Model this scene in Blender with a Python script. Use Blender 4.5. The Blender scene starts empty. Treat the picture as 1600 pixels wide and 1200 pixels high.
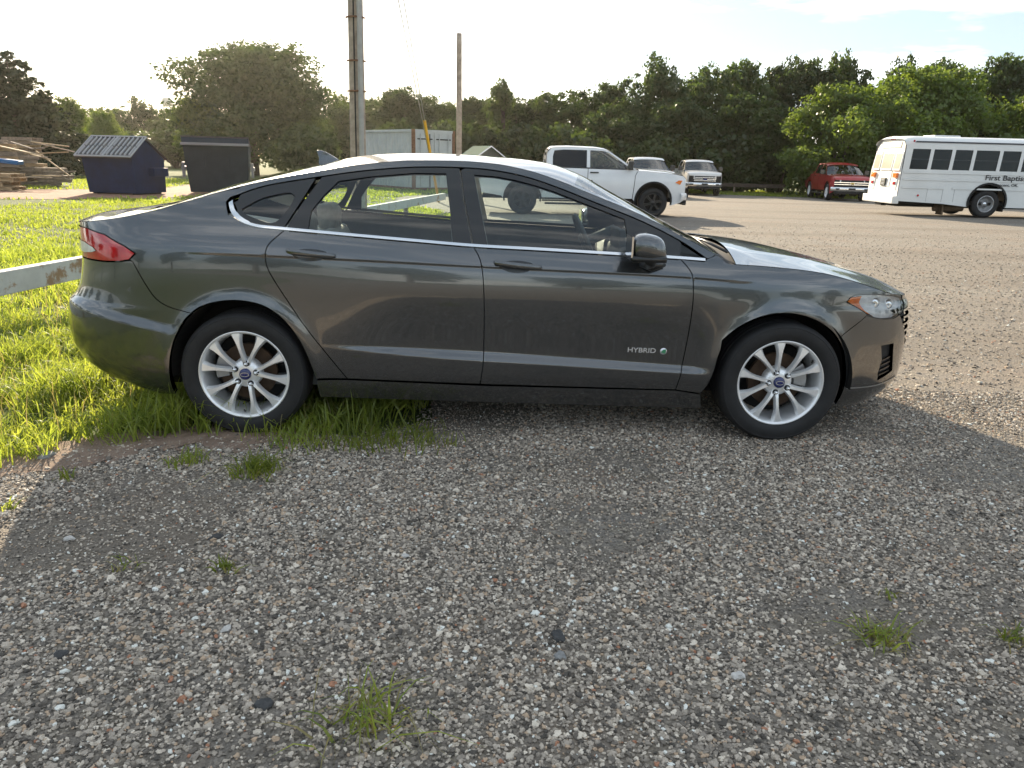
import bpy, bmesh, math, random
import numpy as np
from mathutils import Vector, Matrix
from mathutils.geometry import delaunay_2d_cdt
random.seed(7); RNG = np.random.default_rng(11)
R = math.radians
scene = bpy.context.scene
COL = scene.collection
# ------------------------------------------------------------------ camera, sky, sun, exposure
CAM_H, CAM_F, CAM_P, CAM_R = 1.4437, 1191.57, R(16.354), R(1.5224)
_F = np.array([0, math.cos(CAM_P), -math.sin(CAM_P)]); _U = np.array([0, math.sin(CAM_P), math.cos(CAM_P)]); _X = np.array([1., 0, 0])
_r = math.cos(CAM_R)*_X + math.sin(CAM_R)*_U; _u = -math.sin(CAM_R)*_X + math.cos(CAM_R)*_U
cd = bpy.data.cameras.new('camera'); cam = bpy.data.objects.new('camera', cd); COL.objects.link(cam)
cd.sensor_width = 36.0; cd.lens = 36.0*CAM_F/1600.0; cd.clip_start = 0.05; cd.clip_end = 3000
cam.matrix_world = Matrix(((_r[0], _u[0], -_F[0], 0), (_r[1], _u[1], -_F[1], 0), (_r[2], _u[2], -_F[2], CAM_H), (0, 0, 0, 1)))
scene.camera = cam
SUN_AZ, SUN_EL = R(-19.5), R(20.0)          # azimuth from +Y towards +X, elevation
world = bpy.data.worlds.new('World'); scene.world = world; world.use_nodes = True
wn = world.node_tree.nodes; wl = world.node_tree.links
for n in list(wn): wn.remove(n)
w_out = wn.new('ShaderNodeOutputWorld'); w_bg = wn.new('ShaderNodeBackground'); w_sky = wn.new('ShaderNodeTexSky')
w_sky.sky_type = 'NISHITA'; w_sky.sun_disc = False; w_sky.sun_elevation = SUN_EL; w_sky.sun_rotation = SUN_AZ
w_sky.altitude = 300; w_sky.air_density = 1.0; w_sky.dust_density = 0.7; w_sky.ozone_density = 1.0
w_bg.inputs['Strength'].default_value = 0.15
# thin high cloud: an even veil all round the sky, streaked by noise on the view direction
w_tc = wn.new('ShaderNodeTexCoord'); w_map = wn.new('ShaderNodeMapping'); w_map.inputs['Scale'].default_value = (1.6, 1.6, 9.0)
w_noi = wn.new('ShaderNodeTexNoise'); w_noi.inputs['Scale'].default_value = 2.1; w_noi.inputs['Detail'].default_value = 7; w_noi.inputs['Roughness'].default_value = .58
w_rmp = wn.new('ShaderNodeValToRGB'); w_rmp.color_ramp.elements[0].position = .48; w_rmp.color_ramp.elements[1].position = .74
w_rmp.color_ramp.elements[0].color = (.122, .146, .168, 1); w_rmp.color_ramp.elements[1].color = (.62, .605, .575, 1)      # grey-blue gaps, sunlit cirrus
w_mul = wn.new('ShaderNodeMixRGB'); w_mul.blend_type = 'MULTIPLY'; w_mul.inputs[0].default_value = 1; w_mul.inputs[2].default_value = (6.667, 6.667, 6.667, 1)
w_mix = wn.new('ShaderNodeMixRGB'); w_mix.inputs[0].default_value = .88
wl.new(w_tc.outputs['Generated'], w_map.inputs['Vector']); wl.new(w_map.outputs[0], w_noi.inputs['Vector']); wl.new(w_noi.outputs['Fac'], w_rmp.inputs[0])
wl.new(w_rmp.outputs[0], w_mul.inputs[1]); wl.new(w_sky.outputs[0], w_mix.inputs[1]); wl.new(w_mul.outputs[0], w_mix.inputs[2])
wl.new(w_mix.outputs[0], w_bg.inputs['Color']); wl.new(w_bg.outputs[0], w_out.inputs['Surface'])
sd = bpy.data.lights.new('sun', 'SUN'); sd.energy = 3.4; sd.angle = R(0.6); sd.color = (1.0, .84, .62)
sun = bpy.data.objects.new('sun', sd); COL.objects.link(sun)
sdir = Vector((math.sin(SUN_AZ)*math.cos(SUN_EL), math.cos(SUN_AZ)*math.cos(SUN_EL), math.sin(SUN_EL)))
sun.rotation_euler = sdir.to_track_quat('Z', 'Y').to_euler(); sun.location = (-20, 40, 30)
scene.view_settings.view_transform = 'Standard'; scene.view_settings.look = 'None'
scene.view_settings.exposure = 2.05; scene.view_settings.gamma = 1.0; scene.view_settings.use_curve_mapping = False
scene.render.engine = 'CYCLES'; scene.cycles.max_bounces = 8; scene.cycles.transparent_max_bounces = 24
scene.cycles.volume_bounces = 0

# ------------------------------------------------------------------ terrain and photo directions
def gz(x, y):
    """the lot falls gently away from the camera"""
    d = np.maximum(0, np.asarray(y, float) - 13.0); d = np.minimum(d, 45.0)
    return -0.0068*d*d/(d + 6.0)
def ray(px, py):
    return _F + _r*(px - 800)/CAM_F + _u*(600 - py)/CAM_F
def at(px, py, Y):
    """point on the photo direction at distance Y in front of the camera"""
    d = ray(px, py); return np.array([0, 0, CAM_H]) + d*(Y/d[1])
def ground(px, py, z=0.0):
    d = ray(px, py); return np.array([0, 0, CAM_H]) + d*((z - CAM_H)/d[2])

# ------------------------------------------------------------------ object helpers
def lnk(o, parent=None):
    COL.objects.link(o)
    if parent is not None: o.parent = parent
    return o
def tag(o, label=None, cat=None, group=None, kind=None):
    if label: o['label'] = label
    if cat: o['category'] = cat
    if group: o['group'] = group
    if kind: o['kind'] = kind
    return o
def empty(name, loc=(0, 0, 0), rz=0.0, label=None, cat=None, group=None):
    o = bpy.data.objects.new(name, None); o.empty_display_size = .2; COL.objects.link(o)
    o.location = loc; o.rotation_euler = (0, 0, rz)
    return tag(o, label, cat, group)
def mesh(name, V, Fc, mat=None, smooth=False, normals=None):
    me = bpy.data.meshes.new(name)
    me.from_pydata([tuple(v) for v in V], [], [tuple(int(i) for i in q) for q in Fc])
    if smooth: me.polygons.foreach_set('use_smooth', [True]*len(me.polygons))
    if mat is not None:
        for m in (mat if isinstance(mat, (list, tuple)) else [mat]): me.materials.append(m)
    me.update()
    if normals is not None: me.normals_split_custom_set_from_vertices([tuple(n) for n in normals])
    return me
def mo(name, V, Fc, mat, parent=None, smooth=False, normals=None):
    return lnk(bpy.data.objects.new(name, mesh(name, V, Fc, mat, smooth, normals)), parent)
def quads_to_arrays(nv, quads):
    return quads
def fast_mesh(name, V, Q, mat, smooth=False):
    """large meshes of equal-sided faces"""
    V = np.asarray(V, np.float32); Q = np.asarray(Q, np.int32); n, k = Q.shape
    me = bpy.data.meshes.new(name); me.vertices.add(len(V)); me.vertices.foreach_set('co', V.ravel())
    me.loops.add(n*k); me.loops.foreach_set('vertex_index', Q.ravel())
    me.polygons.add(n); me.polygons.foreach_set('loop_start', np.arange(0, n*k, k, dtype=np.int32))
    try: me.polygons.foreach_set('loop_total', np.full(n, k, np.int32))
    except Exception: pass
    if smooth: me.polygons.foreach_set('use_smooth', np.ones(n, bool))
    me.materials.append(mat); me.update(calc_edges=True); me.validate()
    return me
class MB:
    """collects shapes for ONE mesh object"""
    def __init__(s): s.V = []; s.Q = []
    def add(s, V, Q):
        b = len(s.V); s.V += [tuple(map(float, v)) for v in V]; s.Q += [tuple(int(i) + b for i in q) for q in Q]; return s
    def box(s, x0, x1, y0, y1, z0, z1, M=None):
        V = [(x, y, z) for x in (x0, x1) for y in (y0, y1) for z in (z0, z1)]
        if M is not None: V = [tuple(M @ Vector(v)) for v in V]
        return s.add(V, [(0, 1, 3, 2), (4, 6, 7, 5), (0, 4, 5, 1), (2, 3, 7, 6), (0, 2, 6, 4), (1, 5, 7, 3)])
    def tube(s, pts, rad, n=8, cap=True):
        P = [Vector(p) for p in pts]; m = len(P)
        rads = rad if hasattr(rad, '__len__') else [rad]*m
        V = []; Q = []; prev = None
        for i, p in enumerate(P):
            d = (P[min(i + 1, m - 1)] - P[max(i - 1, 0)]).normalized()
            ref = prev if prev is not None else (Vector((0, 0, 1)) if abs(d.z) < .9 else Vector((1, 0, 0)))
            a = (ref - d*ref.dot(d)).normalized(); prev = a; b = d.cross(a)
            for k in range(n):
                t = 2*math.pi*k/n; V.append(p + (a*math.cos(t) + b*math.sin(t))*rads[i])
        for i in range(m - 1):
            for k in range(n):
                Q.append((i*n + k, i*n + (k + 1) % n, (i + 1)*n + (k + 1) % n, (i + 1)*n + k))
        if cap: Q.append(tuple(range(n - 1, -1, -1))); Q.append(tuple((m - 1)*n + k for k in range(n)))
        return s.add(V, Q)
    def lathe(s, prof, n=48, axis='y', closed=False, c=(0, 0, 0)):
        """prof: (r, h) along the axis"""
        V = []; Q = []; m = len(prof)
        for k in range(n):
            t = 2*math.pi*k/n; ct, st = math.cos(t), math.sin(t)
            for (rr, h) in prof:
                if axis == 'y': V.append((c[0] + rr*ct, c[1] + h, c[2] + rr*st))
                elif axis == 'x': V.append((c[0] + h, c[1] + rr*ct, c[2] + rr*st))
                else: V.append((c[0] + rr*ct, c[1] + rr*st, c[2] + h))
        for k in range(n):
            k2 = (k + 1) % n
            for j in range(m - 1 if not closed else m):
                j2 = (j + 1) % m
                Q.append((k*m + j, k*m + j2, k2*m + j2, k2*m + j))
        return s.add(V, Q)
    def prism(s, poly, y0, y1):
        """(x,z) polygon pushed along y"""
        n = len(poly); V = [(x, y0, z) for x, z in poly] + [(x, y1, z) for x, z in poly]
        Q = [tuple(range(n)), tuple(range(2*n - 1, n - 1, -1))] + [(i, n + i, n + (i + 1) % n, (i + 1) % n) for i in range(n)]
        return s.add(V, Q)
    def build(s, name, mat, parent=None, smooth=False, bevel=0, seg=2, auto=None):
        o = mo(name, s.V, s.Q, mat, parent, smooth)
        bm = bmesh.new(); bm.from_mesh(o.data); bmesh.ops.recalc_face_normals(bm, faces=bm.faces)
        if bevel:
            bmesh.ops.bevel(bm, geom=[e for e in bm.edges if len(e.link_faces) == 2 and e.calc_face_angle(0) > .5], offset=bevel, segments=seg, profile=.6, affect='EDGES', clamp_overlap=True)
        bm.to_mesh(o.data); bm.free()
        if auto is not None:
            o.data.polygons.foreach_set('use_smooth', [True]*len(o.data.polygons)); o.data.set_sharp_from_angle(angle=R(auto))
        return o
def copy_tree(o, parent=None):
    c = o.copy(); COL.objects.link(c)
    if parent is not None: c.parent = parent
    for ch in list(o.children): copy_tree(ch, c)
    return c
def pchip(xs, ys):
    xs = np.asarray(xs, float); ys = np.asarray(ys, float); o = np.argsort(xs); xs = xs[o]; ys = ys[o]
    hh = np.diff(xs); dl = np.diff(ys)/hh; m = np.zeros_like(ys); m[0] = dl[0]; m[-1] = dl[-1]
    for i in range(1, len(xs) - 1):
        if dl[i-1]*dl[i] > 0:
            w1 = 2*hh[i] + hh[i-1]; w2 = hh[i] + 2*hh[i-1]; m[i] = (w1 + w2)/(w1/dl[i-1] + w2/dl[i])
    def fn(x):
        x = np.clip(np.asarray(x, float), xs[0], xs[-1]); i = np.clip(np.searchsorted(xs, x) - 1, 0, len(xs) - 2)
        t = (x - xs[i])/hh[i]; t2 = t*t; t3 = t2*t
        return ys[i]*(2*t3 - 3*t2 + 1) + hh[i]*m[i]*(t3 - 2*t2 + t) + ys[i+1]*(3*t2 - 2*t3) + hh[i]*m[i+1]*(t3 - t2)
    return fn
def sstep(a, b, x):
    t = np.clip((np.asarray(x, float) - a)/(b - a), 0, 1); return t*t*(3 - 2*t)

# ------------------------------------------------------------------ materials
def nt(name):
    m = bpy.data.materials.new(name); m.use_nodes = True; t = m.node_tree; b = t.nodes['Principled BSDF']
    return m, t, b
def P(name, col, rough=.5, metal=0.0, coat=0.0, coat_r=.03, var=0.0, vscale=8.0, bump=0.0, bscale=40.0, spec=.5, trans=0.0, emit=None, wear=None, wscale=5.0, wthr=.6):
    m, t, b = nt(name); N = t.nodes; L = t.links
    c4 = (*col, 1)
    b.inputs['Base Color'].default_value = c4; b.inputs['Roughness'].default_value = rough; b.inputs['Metallic'].default_value = metal
    b.inputs['Coat Weight'].default_value = coat; b.inputs['Coat Roughness'].default_value = coat_r; b.inputs['Specular IOR Level'].default_value = spec
    if emit: b.inputs['Emission Color'].default_value = (*emit[0], 1); b.inputs['Emission Strength'].default_value = emit[1]
    if var or wear or bump:
        tc = N.new('ShaderNodeTexCoord')
    src = None
    if var:
        n = N.new('ShaderNodeTexNoise'); n.inputs['Scale'].default_value = vscale; n.inputs['Detail'].default_value = 6; n.inputs['Roughness'].default_value = .6
        L.new(tc.outputs['Object'], n.inputs['Vector'])
        r = N.new('ShaderNodeValToRGB'); r.color_ramp.elements[0].position = .3; r.color_ramp.elements[1].position = .7
        r.color_ramp.elements[0].color = (*[max(0, c*(1 - var)) for c in col], 1); r.color_ramp.elements[1].color = (*[min(1, c*(1 + var)) for c in col], 1)
        L.new(n.outputs['Fac'], r.inputs[0]); src = r.outputs[0]
    if wear:
        n = N.new('ShaderNodeTexNoise'); n.inputs['Scale'].default_value = wscale; n.inputs['Detail'].default_value = 9; n.inputs['Roughness'].default_value = .7
        L.new(tc.outputs['Object'], n.inputs['Vector'])
        r = N.new('ShaderNodeValToRGB'); r.color_ramp.elements[0].position = wthr; r.color_ramp.elements[1].position = wthr + .06
        L.new(n.outputs['Fac'], r.inputs[0]); mx = N.new('ShaderNodeMixRGB'); L.new(r.outputs[0], mx.inputs[0])
        if src: L.new(src, mx.inputs[1])
        else: mx.inputs[1].default_value = c4
        mx.inputs[2].default_value = (*wear, 1); src = mx.outputs[0]
    if src: L.new(src, b.inputs['Base Color'])
    if bump:
        n = N.new('ShaderNodeTexNoise'); n.inputs['Scale'].default_value = bscale; n.inputs['Detail'].default_value = 5
        L.new(tc.outputs['Object'], n.inputs['Vector']); bp = N.new('ShaderNodeBump'); bp.inputs['Strength'].default_value = bump; bp.inputs['Distance'].default_value = .01
        L.new(n.outputs['Fac'], bp.inputs['Height']); L.new(bp.outputs[0], b.inputs['Normal'])
    return m
def glass(name, tint=(.86, .93, .91), ior=1.66, rough=0.0):
    m = bpy.data.materials.new(name); m.use_nodes = True; t = m.node_tree; N = t.nodes; L = t.links
    N.remove(N['Principled BSDF']); o = N['Material Output']
    tr = N.new('ShaderNodeBsdfTransparent'); tr.inputs[0].default_value = (*tint, 1)
    g = N.new('ShaderNodeBsdfGlossy'); g.inputs['Roughness'].default_value = rough; g.inputs[0].default_value = (1, 1, 1, 1)
    fr = N.new('ShaderNodeFresnel'); fr.inputs[0].default_value = ior; mx = N.new('ShaderNodeMixShader')
    L.new(fr.outputs[0], mx.inputs[0]); L.new(tr.outputs[0], mx.inputs[1]); L.new(g.outputs[0], mx.inputs[2]); L.new(mx.outputs[0], o.inputs[0])
    return m
M = {}
def car_paint(name, base, flake, rough=.32, dirt=.0):
    m, t, b = nt(name); N = t.nodes; L = t.links
    tc = N.new('ShaderNodeTexCoord')
    v = N.new('ShaderNodeTexNoise'); v.inputs['Scale'].default_value = 900; v.inputs['Detail'].default_value = 1
    L.new(tc.outputs['Object'], v.inputs['Vector'])
    r = N.new('ShaderNodeValToRGB'); r.color_ramp.elements[0].color = (*base, 1); r.color_ramp.elements[1].color = (*flake, 1)
    r.color_ramp.elements[0].position = .35; r.color_ramp.elements[1].position = .75
    L.new(v.outputs['Fac'], r.inputs[0])
    d = N.new('ShaderNodeTexNoise'); d.inputs['Scale'].default_value = 3.2; d.inputs['Detail'].default_value = 8; d.inputs['Roughness'].default_value = .7
    L.new(tc.outputs['Object'], d.inputs['Vector'])
    sx = N.new('ShaderNodeSeparateXYZ'); L.new(tc.outputs['Object'], sx.inputs[0])
    mr = N.new('ShaderNodeMapRange'); mr.inputs['From Min'].default_value = .75; mr.inputs['From Max'].default_value = .12; mr.inputs['To Min'].default_value = .15; mr.inputs['To Max'].default_value = 1.0
    L.new(sx.outputs['Z'], mr.inputs['Value'])
    mu = N.new('ShaderNodeMath'); mu.operation = 'MULTIPLY'; L.new(d.outputs['Fac'], mu.inputs[0]); L.new(mr.outputs[0], mu.inputs[1])
    mu2 = N.new('ShaderNodeMath'); mu2.operation = 'MULTIPLY'; mu2.inputs[1].default_value = dirt; L.new(mu.outputs[0], mu2.inputs[0])
    mx = N.new('ShaderNodeMixRGB'); L.new(mu2.outputs[0], mx.inputs[0]); L.new(r.outputs[0], mx.inputs[1]); mx.inputs[2].default_value = (.17, .12, .085, 1)
    L.new(mx.outputs[0], b.inputs['Base Color'])
    b.inputs['Metallic'].default_value = .8; b.inputs['Roughness'].default_value = rough
    b.inputs['Coat Weight'].default_value = 1.0; b.inputs['Coat IOR'].default_value = 1.58
    ad = N.new('ShaderNodeMath'); ad.operation = 'MULTIPLY_ADD'; ad.inputs[1].default_value = .35; ad.inputs[2].default_value = .025
    L.new(mu2.outputs[0], ad.inputs[0]); L.new(ad.outputs[0], b.inputs['Coat Roughness'])
    return m
M['paint'] = car_paint('magnetic_grey_paint', (.078, .084, .090), (.122, .131, .139), .22, .22)
M['black_trim'] = P('black_trim', (.012, .013, .014), .35, coat=.3)
M['black_matte'] = P('black_matte', (.012, .012, .013), .75, var=.3)
M['under'] = P('underbody_black', (.01, .01, .01), .9)
M['chrome'] = P('bright_chrome', (.78, .79, .8), .12, 1.0)
M['alloy'] = P('alloy_silver', (.86, .87, .88), .33, .55, var=.06, vscale=30)
M['highlight_metal'] = P('chin_highlight_silver', (.50, .51, .52), .38, .8)
M['tyre'] = P('tyre_rubber', (.012, .012, .013), .7, var=.35, vscale=14, bump=.15, bscale=60)
M['disc'] = P('brake_disc_rust', (.06, .036, .022), .6, .5, var=.4, vscale=20)
M['caliper'] = P('caliper_grey', (.35, .35, .35), .5, .6, var=.2)
M['glass'] = glass('car_glass')
M['lens'] = glass('lamp_lens', (.95, .97, .98))
M['red_lens'] = P('red_lens', (.42, .004, .008), .12, coat=1.0, var=.25, vscale=16)
M['white_lens'] = P('white_lens', (.62, .62, .6), .15, coat=1.0, var=.2, vscale=40)
M['amber'] = P('amber_lens', (.85, .20, .02), .15, coat=1.0, var=.2, vscale=40)
M['seat'] = P('seat_cloth', (.34, .33, .30), .9, var=.15, vscale=30, bump=.2, bscale=200)
M['cabin'] = P('cabin_plastic', (.12, .13, .135), .65, var=.15)
M['headliner'] = P('headliner', (.55, .54, .51), .95)
M['badge_blue'] = P('badge_blue', (.012, .02, .11), .25, coat=.8)
M['badge_white'] = P('badge_silver', (.75, .76, .78), .25, .7)
# ------------------------------------------------------------------ the sedan (car frame: x forward from the front axle, w sideways, z up)
WB = 2.85
zb_f = pchip([-3.9, -3.4, -2.9, -2.62, -2.3, -1.97, -1.66, -1.33, -.87, -.59, -.466, -.2, .17, .5, .62, .95], [1.04, 1.072, 1.087, 1.083, 1.061, 1.039, 1.02, 1.009, .992, .98, .972, .955, .925, .845, .80, .72])
zt_f = pchip([.90, .885, .8, .7, .61, .5, .33, .17, -.04, -.19, -.31, -.40, -.575, -.725, -.85, -1.03, -1.21, -1.39, -1.565, -1.74, -1.98, -2.23, -2.46, -2.7, -2.9, -3.1, -3.3, -3.45, -3.6, -3.75, -3.9],
             [.752, .755, .766, .782, .80, .834, .882, .918, .941, .951, .957, 1.003, 1.088, 1.16, 1.213, 1.278, 1.345, 1.397, 1.425, 1.433, 1.430, 1.405, 1.366, 1.318, 1.267, 1.206, 1.148, 1.115, 1.092, 1.075, 1.06])
zc_f = pchip([.90, .885, .8, .7, .6, .34, .08, -.11, -.20, -.27, -.35, -.49, -.63, -.77, -.90, -1.06, -1.26, -1.43, -1.57, -1.77, -1.97, -2.16, -2.3, -2.52, -2.67, -2.825, -2.98, -3.13, -3.29, -3.36, -3.42, -3.5, -3.6, -3.76, -3.9],
             [.752, .758, .805, .845, .877, .938, .983, 1.004, 1.010, .995, 1.028, 1.095, 1.163, 1.234, 1.30, 1.380, 1.437, 1.455, 1.463, 1.471, 1.472, 1.464, 1.449, 1.404, 1.368, 1.332, 1.288, 1.238, 1.190, 1.172, 1.160, 1.146, 1.124, 1.104, 1.085])
sec_f = pchip([.10, .14, .20, .28, .36, .45, .60, .75, .85, .92, .97, 1.02], [.80, .845, .874, .903, .917, .9205, .9215, .920, .9135, .9035, .8885, .868])
Lz_f = pchip([-2.45, -2.36, -1.6, -.48, -.3], [.51, .505, .479, .416, .405]); Lh_f = pchip([-2.45, -2.36, -1.6, -.48], [.02, .024, .055, .045])
ch_f = pchip([-3.2, -3.02, -2.34, -1.62, -1.3, -.52, -.25, 0], [.962, .961, .947, .924, .915, .89, .873, .86])
xF_f = pchip([.08, .13, .18, .24, .30, .43, .55, .66, .72, .755, .80, .9, 1.1], [.64, .76, .855, .92, .945, .95, .96, .95, .928, .905, .91, .95, 1.0])
xR_f = pchip([.15, .19, .25, .30, .36, .43, .50, .58, .655, .69, .76, .9, 1.0, 1.06, 1.2], [-3.5, -3.62, -3.78, -3.86, -3.92, -3.95, -3.96, -3.955, -3.94, -3.905, -3.868, -3.842, -3.846, -3.852, -3.88])
X1F, NF, X1R, NR = -.35, 3.0, -2.85, 3.4
KF, KR = .80, .72
AF, AR = X1F + KF*math.pi/2, X1R - KR*math.pi/2
ARCH_F, ARCH_R = (0.0, .335), (-WB, .335)
def a_of(x, z):
    x = np.asarray(x, float); z = np.asarray(z, float); a = x.copy()
    u = np.clip((x - X1F)/(xF_f(z) - X1F), 0, 1); a = np.where(x > X1F, X1F + KF*np.arcsin(u**(NF/2)), a)
    u = np.clip((X1R - x)/(X1R - xR_f(z)), 0, 1); a = np.where(x < X1R, X1R - KR*np.arcsin(u**(NR/2)), a)
    return a
def side_xyz(a, z, off=0.0):
    a = np.asarray(a, float); z = np.asarray(z, float)
    tf = np.clip((a - X1F)/KF, 0, math.pi/2); tr = np.clip((X1R - a)/KR, 0, math.pi/2)
    x = np.where(a > X1F, X1F + (xF_f(z) - X1F)*np.sin(tf)**(2/NF), np.where(a < X1R, X1R - (X1R - xR_f(z))*np.sin(tr)**(2/NR), a))
    pl = np.cos(tf)**(2/NF)*np.cos(tr)**(2/NR)
    zb = zb_f(x)
    zn = z - (zb - 1.02)*sstep(.55, 1.02, z); zn = np.minimum(zn, 1.02)
    w = sec_f(zn)
    Lz, Lh = Lz_f(x), Lh_f(x)
    A = .021*sstep(-2.47, -1.9, x)*(1 - sstep(-.52, -.36, x))
    w = w - A*sstep(0, 1, (z - (Lz - Lh))/Lh)*(1 - sstep(0, 1, (z - Lz)/(.84 - Lz)))
    zc = ch_f(x); fd = sstep(-3.15, -2.9, x)*(1 - sstep(-.32, -.18, x)); t = z - zc
    w = w + .0042*fd*np.where(t > 0, np.exp(-np.maximum(t, 0)/.04), np.clip(1 + t/.010, 0, 1))
    d = np.maximum(0, z - zb); w = w - .44*d - .42*d*d - .05*((x + 1.7)/1.2)**2*np.clip(d/.3, 0, 1)*np.clip(d*6, 0, 1)*.6
    w = w*(1 - .010*((x + 1.5)/1.6)**2)
    # flared lips over the wheels
    for (cx, cz) in (ARCH_F, ARCH_R):
        rr = np.hypot(x - cx, z - cz); w = w + .013*np.exp(-((rr - .375)/.05)**2)*sstep(-.2, .1, z - .25)
    # ledges of the rear and front bumpers
    lz = .70 + (x + 3.75)*(-.19); fr = 1 - sstep(-3.30, -3.12, x)
    w = w + .014*fr*(1 - sstep(lz - .060, lz + .004, z))*sstep(.2, .45, z)
    w = w*pl
    return np.stack([x, w, z], -1)
def side_n(a, z):
    e = 1e-3; da = side_xyz(np.clip(a + e, AR, AF), z) - side_xyz(np.clip(a - e, AR, AF), z); dz = side_xyz(a, z + e) - side_xyz(a, z - e)
    n = np.cross(dz, da); n = n/np.maximum(np.linalg.norm(n, axis=-1, keepdims=True), 1e-9)
    return n*np.where(n[..., 1:2] < -1e-6, -1, 1)
def catmull(pts, step=.02, closed=False):
    Pn = np.array(pts, float); m = len(Pn); out = []
    for i in range(m - 1 if not closed else m):
        p0, p1, p2, p3 = Pn[max(i-1, 0)], Pn[i], Pn[(i+1) % m], Pn[min(i+2, m-1) if not closed else (i+2) % m]
        n = max(2, int(np.linalg.norm(p2 - p1)/step))
        for k in range(n):
            t = k/n; out.append(.5*((2*p1) + (-p0 + p2)*t + (2*p0 - 5*p1 + 4*p2 - p3)*t*t + (-p0 + 3*p1 - 3*p2 + p3)*t**3))
    out.append(Pn[-1]) if not closed else None
    return [tuple(p) for p in out]
def resample(poly, step):
    out = []
    for i in range(len(poly)):
        p, q = np.array(poly[i]), np.array(poly[(i+1) % len(poly)]); L = np.linalg.norm(q - p)
        if L < 1e-6: continue
        n = max(1, int(math.ceil(L/step)))
        for k in range(n): out.append(p + (q - p)*k/n)
    return np.array(out)
def inside(poly, pts):
    x, y = pts[:, 0], pts[:, 1]; r = np.zeros(len(pts), bool); n = len(poly)
    for i in range(n):
        x1, y1 = poly[i]; x2, y2 = poly[(i+1) % n]
        if y1 == y2: continue
        c = ((y1 > y) != (y2 > y)) & (x < (x2 - x1)*(y - y1)/(y2 - y1) + x1); r ^= c
    return r
def shrink(poly, g):
    A2 = np.sum(poly[:, 0]*np.roll(poly[:, 1], -1) - np.roll(poly[:, 0], -1)*poly[:, 1]); s = 1 if A2 > 0 else -1
    d = np.roll(poly, -1, 0) - poly; d /= np.maximum(np.linalg.norm(d, axis=1, keepdims=True), 1e-9)
    n = np.stack([-d[:, 1], d[:, 0]], 1)*s; m = n + np.roll(n, 1, 0); l2 = np.maximum(np.sum(m*m, 1, keepdims=True), .5)
    return poly + m*(2*g/l2)
def body_rows(lo, hi):
    z = list(np.arange(lo, hi, .0125)); C0 = float(ch_f(-1.6)); L0 = float(Lz_f(-1.6))
    z = [q for q in z if abs(q - C0) > .022 and not (L0 - .064 < q < L0 + .012)]
    z += [C0 + d for d in (-.02, -.0135, -.010, -.0066, -.0033, 0, .003, .007, .013, .02)] + list(np.linspace(L0 - .062, L0 + .010, 10))
    return np.array(sorted(q for q in z if lo < q < hi))
def body_shift(a, z):
    x = np.clip(a, -3.2, 0); C0 = float(ch_f(-1.6)); L0 = float(Lz_f(-1.6))
    wl = 1 - sstep(L0 + .02, C0 - .08, z); wc = sstep(L0 + .02, C0 - .08, z)*(1 - sstep(C0 + .03, 1.15, z)); wl = wl*sstep(.2, L0 - .08, z)
    sc = np.where(np.abs(z - L0 + .026) < .036, (z - L0)*(Lh_f(np.clip(a, -2.45, -.48))/.055 - 1), 0)
    return z + (Lz_f(np.clip(a, -2.45, -.3)) - L0)*wl + (ch_f(x) - C0)*wc + sc*0
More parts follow.
